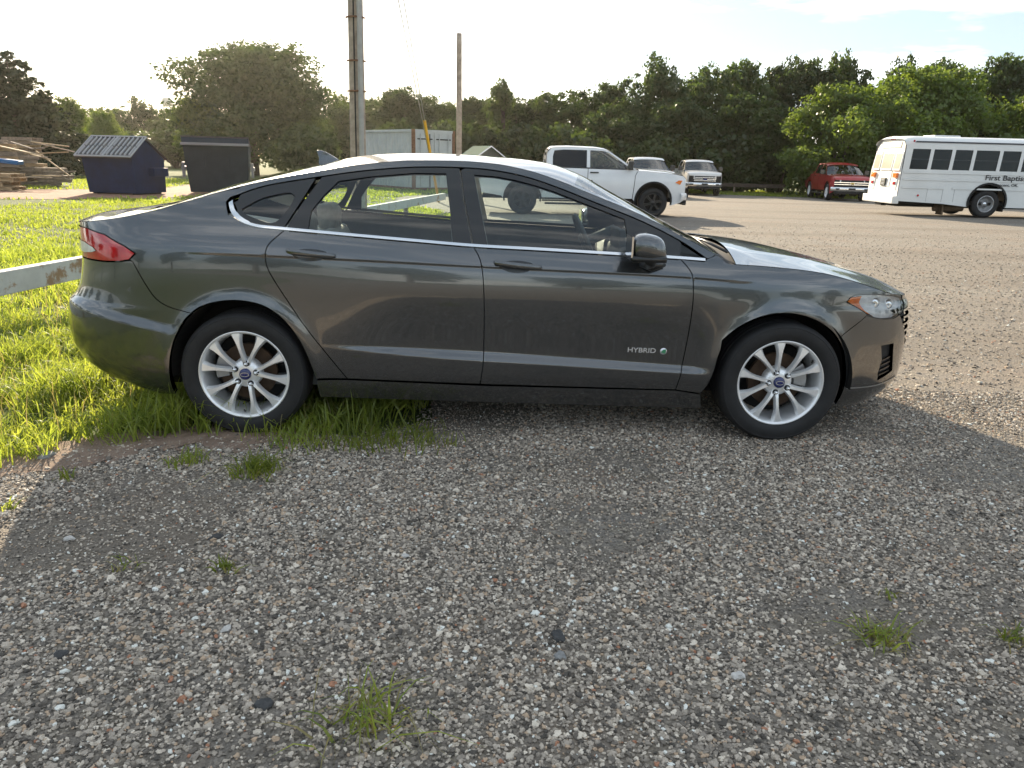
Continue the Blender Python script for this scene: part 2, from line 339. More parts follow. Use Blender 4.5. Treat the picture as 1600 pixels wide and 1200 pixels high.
def panel_geo(poly, holes=(), surf=side_xyz, nrm=side_n, step=.02, gap=.0025, off=0.0, depth=.03, bstep=.02, rows=None):
    """triangulates an outline in the surface's own coordinates, lifts it onto the surface and turns its edges inwards"""
    loops = [shrink(resample(poly, bstep), gap)] + [shrink(resample(h, bstep), -gap) for h in holes]
    allb = np.concatenate(loops); lo, hi = allb.min(0), allb.max(0)
    gx = np.arange(lo[0] + step*.5, hi[0], step); gy = np.arange(lo[1] + step*.5, hi[1], step); thr = step*.45
    if surf is side_xyz and step <= .03 and hi[1] - lo[1] > .2: gy = body_rows(lo[1] - .1, hi[1] + .1) if rows is None else np.arange(lo[1], hi[1], rows); thr = .0065
    if len(gx) and len(gy):
        G = np.stack(np.meshgrid(gx, gy), -1).reshape(-1, 2)
        if thr == .0065 and rows is None: G[:, 1] = body_shift(G[:, 0], G[:, 1])
        k = inside(loops[0], G)
        for h in loops[1:]: k &= ~inside(h, G)
        G = G[k]
        if len(G):
            dm = np.full(len(G), 9.)
            for c0 in range(0, len(allb), 200):
                dm = np.minimum(dm, np.sqrt(((G[:, None, :] - allb[None, c0:c0+200, :])**2).sum(-1)).min(1))
            G = G[dm > thr]
    else: G = np.zeros((0, 2))
    V2 = np.concatenate([allb, G]); E = []; b = 0
    for l in loops: E += [(b + i, b + (i+1) % len(l)) for i in range(len(l))]; b += len(l)
    r = delaunay_2d_cdt([Vector(v) for v in V2], E, [], 0, 1e-7)
    v2 = np.array([tuple(v) for v in r[0]]); F3 = np.array([tuple(f) for f in r[2] if len(f) == 3])
    c = v2[F3].mean(1); k = inside(loops[0], c)
    for h in loops[1:]: k &= ~inside(h, c)
    F3 = F3[k]
    n = nrm(v2[:, 0], v2[:, 1]); Vp = surf(v2[:, 0], v2[:, 1]) + n*off
    # outward = +w ; fix winding
    a, b_, c_ = Vp[F3[:, 0]], Vp[F3[:, 1]], Vp[F3[:, 2]]
    fl = (np.cross(b_ - a, c_ - a)*n[F3[:, 0]]).sum(-1) < 0; F3[fl] = F3[fl][:, ::-1]
    Vs = [Vp]; Ns = [n]; Fs = [tuple(f) for f in F3]; base = len(Vp)
    if depth:
        for l in loops:
            nl = nrm(l[:, 0], l[:, 1]); p = surf(l[:, 0], l[:, 1]) + nl*off; q = p - nl*depth; m = len(l)
            t = np.roll(p, -1, 0) - np.roll(p, 1, 0); fn = np.cross(t, nl); fn /= np.maximum(np.linalg.norm(fn, axis=1, keepdims=True), 1e-9)
            Vs += [p, q]; Ns += [fn, fn]
            for i in range(m): Fs.append((base + i, base + (i+1) % m, base + m + (i+1) % m, base + m + i))
            base += 2*m
    return np.concatenate(Vs), Fs, np.concatenate(Ns)
def sidefix(V, Fc, N, near):
    V = V.copy(); N = N.copy()
    if near: V[:, 1] *= -1; N[:, 1] *= -1; Fc = [tuple(f[::-1]) for f in Fc]
    return V, Fc, N
def panel(name, poly, mat, parent, near=True, both=False, **kw):
    V, Fc, N = panel_geo(poly, **kw)
    if both:
        Va, Fa, Na = sidefix(V, Fc, N, True); Vb, Fb, Nb = sidefix(V, Fc, N, False); k = len(Va)
        return mo(name, np.concatenate([Va, Vb]), Fa + [tuple(i + k for i in f) for f in Fb], mat, parent, True, np.concatenate([Na, Nb]))
    V, Fc, N = sidefix(V, Fc, N, near)
    return mo(name, V, Fc, mat, parent, True, N)
def A2(pts):
    pts = np.array(pts, float); return [tuple(p) for p in np.stack([a_of(pts[:, 0], pts[:, 1]), pts[:, 1]], -1)]
# traced outlines (x, z)
f_arch = catmull([(-.425, .262), (-.402, .31), (-.376, .395), (-.356, .5), (-.313, .584), (-.249, .647), (-.153, .695), (-.053, .714), (.049, .706), (.156, .672), (.246, .615), (.285, .575)], .02)
f_arch2 = catmull([(.285, .575), (.320, .530), (.352, .449), (.372, .35), (.377, .27), (.373, .20)], .02)
r_arch = catmull([(-3.085, .655), (-3.041, .688), (-2.949, .718), (-2.833, .727), (-2.72, .703), (-2.633, .645), (-2.56, .55), (-2.505, .429), (-2.473, .316)], .02)
r_arch2 = catmull([(-3.237, .20), (-3.232, .30), (-3.215, .417), (-3.182, .52), (-3.124, .62), (-3.085, .655)], .02)
seamRR = catmull([(-2.605, 1.078), (-2.672, 1.02), (-2.694, .985), (-2.699, .944), (-2.685, .877), (-2.593, .719), (-2.487, .557), (-2.312, .319)], .02)
seamB = catmull([(-1.659, 1.016), (-1.624, .956), (-1.606, .854), (-1.599, .7), (-1.598, .525), (-1.601, .404), (-1.615, .300)], .02)
seamF = catmull([(-.591, .976), (-.545, .925), (-.527, .88), (-.519, .76), (-.524, .605), (-.541, .422), (-.566, .283)], .02)
dlo_top = catmull([(-2.893, 1.205), (-2.842, 1.244), (-2.708, 1.290), (-2.464, 1.335), (-2.232, 1.372), (-1.979, 1.396), (-1.736, 1.400), (-1.565, 1.391), (-1.39, 1.362), (-1.212, 1.309), (-1.031, 1.244), (-.849, 1.180), (-.725, 1.130), (-.575, 1.057), (-.452, .980)], .02)
chrome_c = catmull([(-2.889, 1.205), (-2.886, 1.19), (-2.867, 1.152), (-2.82, 1.116), (-2.746, 1.093), (-2.62, 1.083), (-2.302, 1.061), (-1.965, 1.039), (-1.659, 1.02), (-1.331, 1.009), (-.87, .992), (-.59, .98), (-.462, .973)], .02)
def dlo(x0, x1): return [p for p in dlo_top if x0 < p[0] < x1]
def chr_(x0, x1, dz=0): return [(p[0], p[1] + dz) for p in chrome_c if x0 < p[0] < x1 and (p[1] < 1.1 or x0 < -2.8)]
def ztop_line(x0, x1, n): return [(x, float(zt_f(x))) for x in np.linspace(x0, x1, n)]
headlight = [(.318, .768), (.335, .79), (.365, .802), (.44, .803), (.513, .80), (.60, .789), (.675, .776), (.735, .758), (.752, .72), (.73, .692), (.65, .668), (.57, .670), (.511, .680), (.45, .702), (.38, .740)]
def make_sedan():
    car = empty('sedan', (1.40794, 4.85090, 0.0), R(2.28868), 'dark grey four-door sedan parked with its rear wheel on the grass edge', 'car')
    inv = [('near', True), ('far', False)]
    for sname, near in inv:
        # fender
        poly = [(-.566, .283)] + f_arch + [(.36, .625), (.45, .690)]
        poly += [(.45, .702), (.38, .740), (.318, .768), (.335, .79), (.365, .802), (.44, .803), (.513, .80), (.60, .789), (.70, .774)]
        poly += ztop_line(.735, -.31, 40) + [(-.335, .962), (-.40, 1.0), (-.452, .980), (-.466, .966)] + [(x, float(zb_f(x)) - .006) for x in (-.5, -.55)] + seamF
        fen = panel('front_fender', A2(poly), M['paint'], car, near)
        # doors
        fd = panel('front_door', A2(chr_(-1.655, -.60, -.008) + seamF + [(-1.1, .291)] + seamB[::-1]), M['paint'], car, near)
        rd = panel('rear_door', A2(chr_(-2.60, -1.665, -.008) + seamB + [(-1.95, .309)] + seamRR[::-1]), M['paint'], car, near)
        qp = panel('quarter_panel', A2(ztop_line(-.40, -3.80, 120) + [(-3.80, 1.058), (-3.66, 1.052), (-3.531, 1.03), (-3.41, .98), (-3.352, .946), (-3.391, .912), (-3.374, .905)]
              + catmull([(-3.374, .905), (-3.322, .808), (-3.267, .724), (-3.2, .682), (-3.13, .664), (-3.085, .655)]) + r_arch + [(-2.46, .319), (-2.316, .319)] + seamRR[::-1] + [(-2.62, 1.077)] + [(p[0] , p[1] - .006) for p in chrome_c[::-1] if -2.88 < p[0] < -2.63] + dlo_top + [(-.43, .985)]), M['paint'], car, near)
        # rocker
        panel('rocker_panel', A2([(-2.472, .311), (-2.31, .312), (-1.608, .291), (-.569, .279), (-.425, .257), (-.404, .166), (-1.4, .184), (-2.466, .205)]), M['paint'], car, near, gap=.0015, depth=.06)
        # window frames and panes
        f_out = [p for p in dlo(-1.73, -.58)] + [(-.582, 1.055), (-.592, .984)] + chr_(-1.655, -.6)[::-1] + [(-1.659, 1.024), (-1.712, 1.253), (-1.733, 1.39)]
        f_hole = [(-1.66, 1.365), (-1.55, 1.36), (-1.452, 1.345), (-1.35, 1.322), (-1.244, 1.292), (-1.05, 1.224), (-.880, 1.165), (-.855, 1.003), (-1.2, 1.017), (-1.585, 1.032)]
        r_out = dlo(-2.46, -1.745) + [(-1.736, 1.397), (-1.716, 1.253), (-1.664, 1.024)] + chr_(-2.60, -1.67)[::-1] + [(-2.6, 1.088), (-2.53, 1.21)]
        r_hole = [(-2.488, 1.088), (-2.478, 1.173), (-2.42, 1.25), (-2.353, 1.318), (-2.2, 1.343), (-1.98, 1.366), (-1.81, 1.368), (-1.785, 1.2), (-1.767, 1.035), (-2.1, 1.055)]
        q_out = dlo(-2.9, -2.475) + [(-2.47, 1.33), (-2.54, 1.205), (-2.61, 1.088)] + [p for p in chrome_c[::-1] if -2.88 < p[0] < -2.62]
        q_hole = catmull([(-2.825, 1.173), (-2.724, 1.228), (-2.59, 1.255), (-2.580, 1.215), (-2.655, 1.119), (-2.743, 1.130)], .02, True)
        for ow, out, hole, nm in ((fd, f_out, f_hole, 'window'), (rd, r_out, r_hole, 'window'), (qp, q_out, q_hole, 'window')):
            panel('window_frame', A2(out), M['black_trim'], ow, near, holes=[A2(hole)], off=-.003, depth=.02)
            panel(nm, A2(hole), M['glass'], ow, near, off=-.009, depth=0, gap=-.004)
        # bright strip under the glass
        cp = [p for p in chrome_c]; up = [(p[0] + (.014 if p[1] > 1.1 else 0), p[1] + .009) for p in cp]; lo = [(p[0] - (.004 if p[1] > 1.1 else 0), p[1] - .004) for p in cp[::-1]]
        panel('chrome_strip', A2(up + lo), M['chrome'], car, near, off=.004, depth=.008, gap=0, step=.05)
        # door seams on the window belt line: mirror sail and black weather strip
        # lamps
        ho = panel('headlight', A2(headlight), M['lens'], car, near, off=-.002, depth=0)
        panel('lamp_housing', A2(headlight), P('lamp_housing_silver', (.85, .86, .88), .25, .35, var=.15, vscale=25), ho, near, off=-.030, depth=-.026, gap=-.002)
        panel('lamp_frame', A2(shrink(np.array(headlight), -.012)), M['black_trim'], ho, near, holes=[A2(headlight)], off=-.004, depth=.010, gap=0)
        panel('turn_signal', A2([(.325, .768), (.345, .792), (.42, .799), (.405, .765), (.445, .72), (.505, .684), (.45, .705), (.38, .743)]), M['amber'], ho, near, off=-.008, depth=.02)
        sgn = -1 if near else 1
        for (lx, lz, lr, dp) in ((.53, .745, .040, .020), (.635, .730, .035, .018)):
            p3 = side_xyz(a_of(lx, lz), lz)
            m = MB(); m.lathe([(.004, .012), (lr*.5, .016), (lr*.8, .004), (lr, -.01), (lr*1.05, -.03)], 20, 'y', c=(p3[0] - .01, 0, p3[2]))
            m.V = [(v[0], sgn*(p3[1] - dp - .02 + v[1]), v[2]) for v in m.V]; m.build('projector', M['chrome'], ho, True)
        tl = panel('tail_light', A2([(-3.82, 1.052), (-3.66, 1.050), (-3.531, 1.027), (-3.41, .977), (-3.356, .946), (-3.391, .913), (-3.45, .902), (-3.534, .897), (-3.66, .897), (-3.82, .897)]), M['red_lens'], car, near, off=.002, depth=.03)
        panel('reverse_lamp', A2([(-3.81, .99), (-3.68, .982), (-3.61, .962), (-3.585, .942), (-3.62, .932), (-3.68, .925), (-3.81, .925)]), M['white_lens'], tl, near, off=.006, depth=.006)
        panel('lamp_frame', A2([(-3.83, 1.064), (-3.66, 1.063), (-3.52, 1.040), (-3.40, .990), (-3.335, .952), (-3.356, .946), (-3.41, .977), (-3.531, 1.027), (-3.66, 1.050), (-3.83, 1.052)]), M['black_trim'], tl, near, off=-.004, depth=.02, gap=0)
        # inner door trim, dark liner of the cabin
        panel('door_trim', A2([(-2.44, .30), (-.46, .30), (-.46, .6), (-.40, .75), (-.40, .94), (-.466, .968)] + [(p[0], p[1] - .004) for p in chrome_c[::-1] if p[1] < 1.09] + [(-2.9, 1.08), (-2.9, .80), (-2.55, .74)]), M['cabin'], car, near, off=-.045, depth=0, step=.08, bstep=.06)
        panel('pillar_trim', A2(ztop_line(-.40, -3.2, 60) + [(-2.95, 1.09)] + dlo_top), M['headliner'], car, near, off=-.03, depth=0, step=.06)
        panel('pillar_trim', A2([(-1.80, 1.40), (-1.66, 1.39), (-1.58, 1.03), (-1.77, 1.03)]), M['headliner'], car, near, off=-.03, depth=.01, step=.06)
        # wheel housings
        for cx in (0.0, -WB):
            m = MB(); n = 28; V = []; Q = []
            for k in range(n + 1):
                t = R(-6) + R(192)*k/n
                for wv in (.50, .895): V.append((cx + .392*math.cos(t), sgn*wv, .335 + .392*math.sin(t)))
            Q = [(2*k, 2*k + 1, 2*k + 3, 2*k + 2) for k in range(n)]; m.add(V, Q)
            b = len(m.V); m.add([(cx, sgn*.50, .335)] + [V[2*k] for k in range(n + 1)], [(0, k + 1, k + 2) for k in range(n)])
            m.build('wheel_liner', M['under'], car)
        # fog lamp pocket
        fog = [(.586, .516), (.683, .518), (.705, .43), (.725, .352), (.61, .312), (.60, .36), (.612, .43)]
        fi = panel('fog_insert', A2(fog), M['black_matte'], car, near, off=-.022, depth=-.02, gap=-.003)
        for k in range(4):
            z0 = .335 + .028*k
            panel('slat', A2([(.625 , z0), (.712 - .004*k, z0 + .014), (.712 - .004*k, z0 + .022), (.625, z0 + .008)]), M['black_trim'], fi, near, off=-.010, depth=.012, gap=0)
        lip = catmull([(.40, .292), (.5, .287), (.6, .287), (.70, .296), (.78, .306)], .03)
        panel('chin_highlight', A2(lip + [(p[0], p[1] - .007) for p in lip[::-1]]), M['highlight_metal'], car, near, off=.003, depth=.01, gap=0)  # bright strip drawn in for the highlight along the chin crease
        # door handles
        for dr, hx, hz in ((rd, -2.47, .966), (fd, -1.43, .929)):
            n1 = side_n(np.array([hx]), np.array([hz]))[0]
            cup = catmull([(hx - .10, hz + .004), (hx - .05, hz + .022), (hx + .03, hz + .022), (hx + .085, hz + .004), (hx + .05, hz - .028), (hx - .02, hz - .036), (hx - .075, hz - .022)], .02, True)
            h_o = panel('door_handle', A2(cup), M['black_trim'], dr, near, off=.0015, depth=.004, gap=0)
            prof = [(-.125, .008, .010), (-.115, .020, .020), (-.08, .033, .024), (0, .040, .025), (.08, .033, .024), (.112, .020, .020), (.122, .008, .010)]
            V = []; nn = 12
            for (dx, o, hh) in prof:
                x = hx + dx; zc_ = hz + .004 - dx*.09; s0 = side_xyz(np.array([x]), np.array([zc_]))[0]
                for k in range(nn):
                    t = 2*math.pi*k/nn; c, s = math.cos(t), math.sin(t); e = .6
                    V.append((x, sgn*(s0[1] + o - .008 + .012*math.copysign(abs(c)**e, c)), zc_ + hh*.62*math.copysign(abs(s)**e, s)))
            Q = [(i*nn + k, i*nn + (k+1) % nn, (i+1)*nn + (k+1) % nn, (i+1)*nn + k) for i in range(len(prof) - 1) for k in range(nn)] + [tuple(range(nn)), tuple((len(prof)-1)*nn + k for k in range(nn))]
            MB().add(V, Q).build('grip', M['paint'], h_o, True)
        # side mirror
        V = []; Q = []; nu, nv = 24, 16
        for i in range(nv + 1):
            ph = -math.pi/2 + math.pi*i/nv
            for k in range(nu):
                t = 2*math.pi*k/nu; e1, e2 = .62, .55
                ex = lambda v, e: math.copysign(abs(v)**e, v)
                cx, cy, cz = ex(math.cos(ph), e1)*ex(math.cos(t), e2), ex(math.cos(ph), e1)*ex(math.sin(t), e2), ex(math.sin(ph), e1)
                x = -.80 + cx*.088; z = 1.055 + cz*.064; y = 1.02 + cy*.105
                x += (z - 1.055)*-.25*(1 if cx > 0 else 0) ; z -= max(0, cx)*.012 + (1 - abs(cy))*0
                if cx > 0: y = 1.02 + (y - 1.02)*(1 - .25*cx)
                V.append((x, sgn*y, z))
        for i in range(nv):
            for k in range(nu): Q.append((i*nu + k, i*nu + (k+1) % nu, (i+1)*nu + (k+1) % nu, (i+1)*nu + k))
        mir = MB().add(V, Q).build('side_mirror', M['paint'], fd, True)
        m = MB(); m.tube([(-.78, sgn*.86, .955), (-.755, sgn*.91, .955), (-.765, sgn*.97, .975), (-.79, sgn*1.02, 1.0)], [.030, .034, .030, .03], 12); m.box(-.885, -.72, sgn*.925, sgn*1.11, .985, 1.012); m.tube([(-.80, sgn*.885, .950), (-.75, sgn*.92, .948), (-.68, sgn*.905, .953)], [.016, .032, .014], 12)
        m.build('mirror_arm', M['black_trim'], mir, True)
        m = MB(); m.box(-.893, -.884, sgn*.94, sgn*1.10, 1.005, 1.105); m.build('mirror_glass', M['chrome'], mir)
    # full-width pieces
    fb = A2([(.285, .575)] + f_arch2[1:]) + A2([(.373, .175), (.52, .135), (.62, .150)]) + [(a_of(.75, .17).item(), .17), (AF - .25, .165), (AF, .165), (AF, .752), (AF - .3, .757)] + A2(ztop_line(.82, .745, 5) + [(.74, .765), (.757, .74), (.758, .72), (.735, .686), (.65, .662), (.57, .665), (.511, .675), (.45, .690), (.36, .625)])
    panel('front_bumper', fb, M['paint'], car, both=True, holes=[A2([(.586, .516), (.683, .518), (.705, .43), (.725, .352), (.61, .312), (.60, .36), (.612, .43)]), [(AF - .62, .70), (AF - .02, .72), (AF - .02, .50), (AF - .45, .49)]], gap=.0015)
    gr = panel('grille', [(AF - .62, .70), (AF, .72), (AF, .50), (AF - .45, .49)], M['black_matte'], car, both=True, off=-.03, depth=0, gap=-.01)
    for k in range(5):
        z0 = .525 + .04*k
        panel('grille_bar', [(AF - .52, z0), (AF, z0 + .004), (AF, z0 + .016), (AF - .53, z0 + .012)], M['chrome'], gr, both=True, off=-.006, depth=.015, gap=0)
    rb = A2(catmull([(-3.374, .905), (-3.322, .808), (-3.267, .724), (-3.2, .682), (-3.13, .664), (-3.085, .655)])[:-1] + r_arch2[::-1] + [(-3.331, .188), (-3.507, .222), (-3.681, .272)]) + [(AR + .35, .33), (AR, .40), (AR, .80), (AR + .2, .80)] + A2([(-3.82, .892), (-3.66, .892), (-3.534, .892), (-3.45, .898), (-3.391, .908)])
    panel('rear_bumper', rb, M['paint'], car, both=True, gap=.0015, step=.013, rows=.0075)
    tf = A2([(-3.80, 1.058)]) + [(AR + .2, 1.058), (AR, 1.058), (AR, .803), (AR + .2, .803)] + A2([(-3.822, .90), (-3.822, 1.05)])
    panel('trunk_face', tf, M['paint'], car, both=True)
    # lower black valance and dark floor pan
    m = MB(); m.box(-3.45, .55, -.62, .62, .20, .24); m.box(-2.42, -.42, -.80, .80, .19, .215); m.build('floor_pan', M['under'], car)
    m = MB(); m.tube([(-3.62, .52, .25), (-3.3, .5, .24)], .035, 10); m.tube([(-1.9, 0, .17), (-3.1, .2, .2)], .04, 8); m.build('exhaust', M['caliper'], car, True)
    # top surfaces
    def top_grid(name, mat, x0f, x1f, vmax=1.0, nx=40, nv=33, mexp=2.4, dz=0.0, par=car, v0=None, flip=False, ease=None, crease=0.0):
        V = []; Q = []
        vs = np.linspace(-vmax if v0 is None else v0, vmax, nv); vs = np.sign(vs)*np.abs(vs)**.8 if v0 is None else vs
        for i in range(nx + 1):
            s = i/nx; s = ease(s) if ease else s
            for v in vs:
                xa, xb = x0f(v), x1f(v); x = xa + (xb - xa)*s
                zt = float(zt_f(x)); ye = float(side_xyz(a_of(x, zt), zt)[1])
                zc = float(zc_f(x)); z = zc - (zc - zt)*abs(v)**mexp
                if crease: z += crease*math.exp(-((abs(v) - .62)/.10)**2)*math.sin(math.pi*min(1, max(0, s)))
                V.append((x, v*ye, z + dz))
        for i in range(nx):
            for k in range(nv - 1): Q.append((i*nv + k, i*nv + k + 1, (i+1)*nv + k + 1, (i+1)*nv + k))
        o = mo(name, V, Q, mat, par, True)
        bm = bmesh.new(); bm.from_mesh(o.data); bmesh.ops.recalc_face_normals(bm, faces=bm.faces)
        if sum(f.normal.z for f in bm.faces) < 0: bmesh.ops.reverse_faces(bm, faces=bm.faces)
        bm.to_mesh(o.data); bm.free(); return o
    end = lambda s: math.sin(s*math.pi/2)**.9
    top_grid('hood', M['paint'], lambda v: -.20 - .10*v*v, lambda v: .90, .996, 46, 41, ease=lambda s: math.sin(s*math.pi/2), crease=.006)
    top_grid('cowl', M['black_matte'], lambda v: -.19 - .10*v*v, lambda v: -.33 - .10*v*v, .97, 4, 21, dz=-.022)
    ws = top_grid('windshield', M['glass'], lambda v: -.275 - .115*v*v, lambda v: -1.065 - .075*v*v, .945, 24, 31)
    top_grid('roof', M['paint'], lambda v: -1.065 - .075*v*v, lambda v: -2.40 + .02*v*v, 1.0, 44, 41)
    top_grid('headliner', M['headliner'], lambda v: -1.07, lambda v: -2.40, .97, 24, 21, dz=-.035)
    for s in (-1, 1):
        top_grid('pillar_strip', M['paint'], lambda v: -.39, lambda v: -1.14, 1.0*s if s > 0 else -.945, 24, 5, v0=.945 if s > 0 else -1.0)
        top_grid('pillar_strip', M['paint'], lambda v: -2.38, lambda v: -3.36, 1.0*s if s > 0 else -.92, 30, 5, v0=.92 if s > 0 else -1.0)
    rw = top_grid('rear_window', M['glass'], lambda v: -2.40 + .02*v*v, lambda v: -3.33 + .10*v*v, .92, 24, 31)
    top_grid('trunk_lid', M['paint'], lambda v: -3.335 + .0*v, lambda v: -3.851, 1.0, 34, 41, ease=lambda s: math.sin(s*math.pi/2))
    m = MB()
    for (x, yb) in ((-.42, .10), (-.40, -.45)):
        m.tube([(-.30, yb - .25, 1.00), (-.36, yb, 1.035), (-.40, yb + .35, 1.035)], .008, 6)
    m.build('wiper', M['black_trim'], car, True)
    # shark-fin aerial
    V = []; prof = [(-2.475, 1.415, .006), (-2.515, 1.440, .014), (-2.56, 1.463, .012), (-2.585, 1.471, .007), (-2.612, 1.470, .005), (-2.598, 1.43, .014), (-2.60, 1.36, .024), (-2.50, 1.39, .026)]
    m = MB(); n = len(prof); m.add([(x, w, z) for x, z, w in prof] + [(x, -w, z) for x, z, w in prof], [tuple(range(n)), tuple(range(2*n - 1, n - 1, -1))] + [(i, n + i, n + (i+1) % n, (i+1) % n) for i in range(n)])
    m.build('roof_aerial', M['paint'], car, True, bevel=.004)
    # cabin
    m = MB(); m.box(-2.75, -.45, -.76, .76, .24, .30); m.build('cabin_floor', M['cabin'], car)
    m = MB(); n = 14
    prof = [(-.32, .97), (-.55, 1.0), (-.72, .985), (-.80, .95), (-.83, .86), (-.78, .70), (-.62, .55), (-.40, .45), (-.32, .45)]
    m.prism(prof, -.74, .74); dash = m.build('dashboard', P('dash_plastic', (.10, .105, .11), .6, var=.1), car, bevel=.02)
    m = MB(); m.box(-.80, -.76, -.20, .14, .90, 1.06, Matrix.Translation((0, 0, 0))); m.build('screen_hood', M['cabin'], dash, bevel=.012)
    m = MB(); m.box(-1.65, -.75, -.11, .11, .30, .62); m.build('console', M['cabin'], car, bevel=.03)
    def seat(x, y, w, back_h, recl, name='front_seat', rest=True):
        o = empty(name, (0, 0, 0)); o.parent = car; o.location = (x, y, 0)
        def soft(nm, pts, par=o, bev=.05):
            mm = MB(); mm.prism(pts, -w/2, w/2); return mm.build(nm, M['seat'], par, True, bevel=bev, seg=3)
        s_ = soft('cushion', [(-.28, .40), (.26, .42), (.30, .50), (.24, .56), (-.20, .53), (-.28, .50)])
        c, sn = math.cos(recl), math.sin(recl); q = lambda u, t: (-.22 - sn*u - c*t, .50 + c*u - sn*t)
        soft('backrest', [q(0, .07), q(.25, .08), q(back_h, .06), q(back_h + .02, .0), q(back_h, -.05), q(.25, -.07), q(0, -.07)])
        if rest:
            mm = MB(); qq = [q(back_h + .06, .045), q(back_h + .20, .045), q(back_h + .235, 0), q(back_h + .20, -.045), q(back_h + .06, -.04)]
            mm.prism(qq, -.125, .125); hr = mm.build('headrest', M['seat'], o, True, bevel=.035, seg=3)
            for s in (-.06, .06):
                mm = MB(); a_, b_ = q(back_h - .02, 0), q(back_h + .08, 0); mm.tube([(a_[0], s, a_[1]), (b_[0], s, b_[1])], .007, 6); mm.build('headrest_post', M['chrome'], o)
        return o
    seat(-1.30, -.37, .50, .60, R(17)); seat(-1.34, .37, .50, .60, R(17))
    rs = seat(-2.18, 0, 1.30, .52, R(24), 'rear_seat', False)
    for yy in (-.38, .38):
        m = MB(); m.prism([(-2.68, .98), (-2.57, .98), (-2.56, 1.10), (-2.60, 1.15), (-2.69, 1.14)], yy - .12, yy + .12); m.build('headrest', M['seat'], rs, True, bevel=.03, seg=3).location = (2.18, 0, 0)
    m = MB(); m.prism([(-2.60, .96), (-3.32, 1.05), (-3.32, 1.02), (-2.60, .90)], -.62, .62); m.build('parcel_shelf', M['headliner'], car)
    # steering wheel on the far side
    m = MB(); pts = [(0, .185*math.cos(t), .185*math.sin(t)) for t in np.linspace(0, 2*math.pi, 33)]; m.tube(pts, .016, 10, False)
    sw = m.build('steering_wheel', M['cabin'], car, True); sw.location = (-.93, .37, .93); sw.rotation_euler = (0, R(-24), 0)
    m = MB(); m.lathe([(.001, -.035), (.05, -.03), (.07, -.01), (.07, .02), (.001, .03)], 16, 'x'); m.box(-.012, .012, -.18, .18, -.018, .018); m.box(-.012, .012, -.016, .016, -.18, 0); m.tube([(0, 0, 0), (.22, 0, 0)], .035, 10)
    m.build('wheel_hub', M['cabin'], sw)
    m = MB(); m.prism([(-1.0, 1.335), (-.965, 1.345), (-.96, 1.28), (-.985, 1.27)], -.11, .11); m.build('rear_view_mirror', M['black_trim'], car, bevel=.006)
    # wheels
    def wheel(name, cx, near, spin):
        sgn = -1 if near else 1
        w = empty(name, (0, 0, 0)); w.parent = car; w.location = (cx, sgn*.80, .328); w.rotation_euler = (0, 0, 0 if near else math.pi)
        # local: -y is outboard
        t = MB(); ro = .331
        prof = [(.224, -.088), (.232, -.100), (.250, -.112), (.275, -.1185), (.300, -.116), (.306, -.1145), (.309, -.116), (.3125, -.1135), (.322, -.103), (.3285, -.090), (ro, -.072), (ro, -.046), (.324, -.044), (.324, -.038), (ro, -.036), (ro, -.004), (.324, -.003), (.324, .003), (ro, .004), (ro, .036), (.324, .038), (.324, .044), (ro, .046), (ro, .072), (.327, .095), (.305, .115), (.26, .118), (.224, .09)]
        t.lathe(prof, 96, 'y'); ty = t.build('tyre', M['tyre'], w, True, auto=40)
        ty.data.transform(Matrix.Identity(4))
        for v in ty.data.vertices:                       # contact patch
            if v.co.z < -.326: v.co.z = -.326
        rim = MB(); rim.lathe([(.2335, -.094), (.2365, -.100), (.2345, -.105), (.229, -.104), (.222, -.096), (.214, -.075), (.209, -.040), (.203, .03), (.206, .10), (.226, .108)], 80, 'y')
        rm = rim.build('rim', M['alloy'], w, True)
        faceY = -.083
        for k in range(10):
            base = R(81 + 72*(k//2)); th0 = base + R(16.5 if k % 2 else -16.5); th1 = base + R(17.5 if k % 2 else -17.5)
            if not near: pass
            sp = MB(); V = []; secs = []
            for s in np.linspace(0, 1, 13):
                rr = .048 + (.2235 - .048)*s; th = th0 + (th1 - th0)*s - (R(7.5) if k % 2 else -R(7.5))*(1 - s)**2 * 1.0
                hw = .0135 - .0035*math.sin(math.pi*min(1, s*1.35)) + .0165*max(0, (s - .62)/.38)**1.8
                yf = faceY - .010*math.sin(math.pi*s*.9) - .008*s + (.004 if s < .1 else 0)
                dp = .034 - .012*s
                ct, st = math.cos(th + spin), math.sin(th + spin)
                row = []
                for (o, d) in ((-1.25, dp), (-1.0, .010), (-.72, .0), (.72, .0), (1.0, .010), (1.25, dp)):
                    row.append((rr*ct - o*hw*st, yf + d, rr*st + o*hw*ct))
                secs.append(row)
            for row in secs: V += row
            Q = [(i*6 + j, i*6 + j + 1, (i+1)*6 + j + 1, (i+1)*6 + j) for i in range(12) for j in range(5)] + [tuple(range(6)), tuple(12*6 + j for j in range(6))]
            sp.add(V, Q).build('spoke', M['alloy'], w, True, auto=32)
        hb = MB(); hb.lathe([(.001, -.078), (.034, -.080), (.062, -.076), (.074, -.066), (.080, -.045), (.08, .02)], 40, 'y'); hub = hb.build('hub', M['alloy'], w, True)
        cp = MB(); cp.lathe([(.0005, -.0965), (.022, -.096), (.0285, -.093), (.031, -.086), (.031, -.07)], 32, 'y'); cap = cp.build('centre_cap', M['badge_blue'], w, True)
        ov = MB(); V = []; nn = 28
        for q in (1, .84):
            V += [(.0235*q*math.cos(2*math.pi*i/nn), -.0972, .0115*(q if q == 1 else .76)*math.sin(2*math.pi*i/nn)) for i in range(nn)]
        ov.add(V, [(i, (i+1) % nn, nn + (i+1) % nn, nn + i) for i in range(nn)]); ov.build('badge', M['badge_white'], cap)
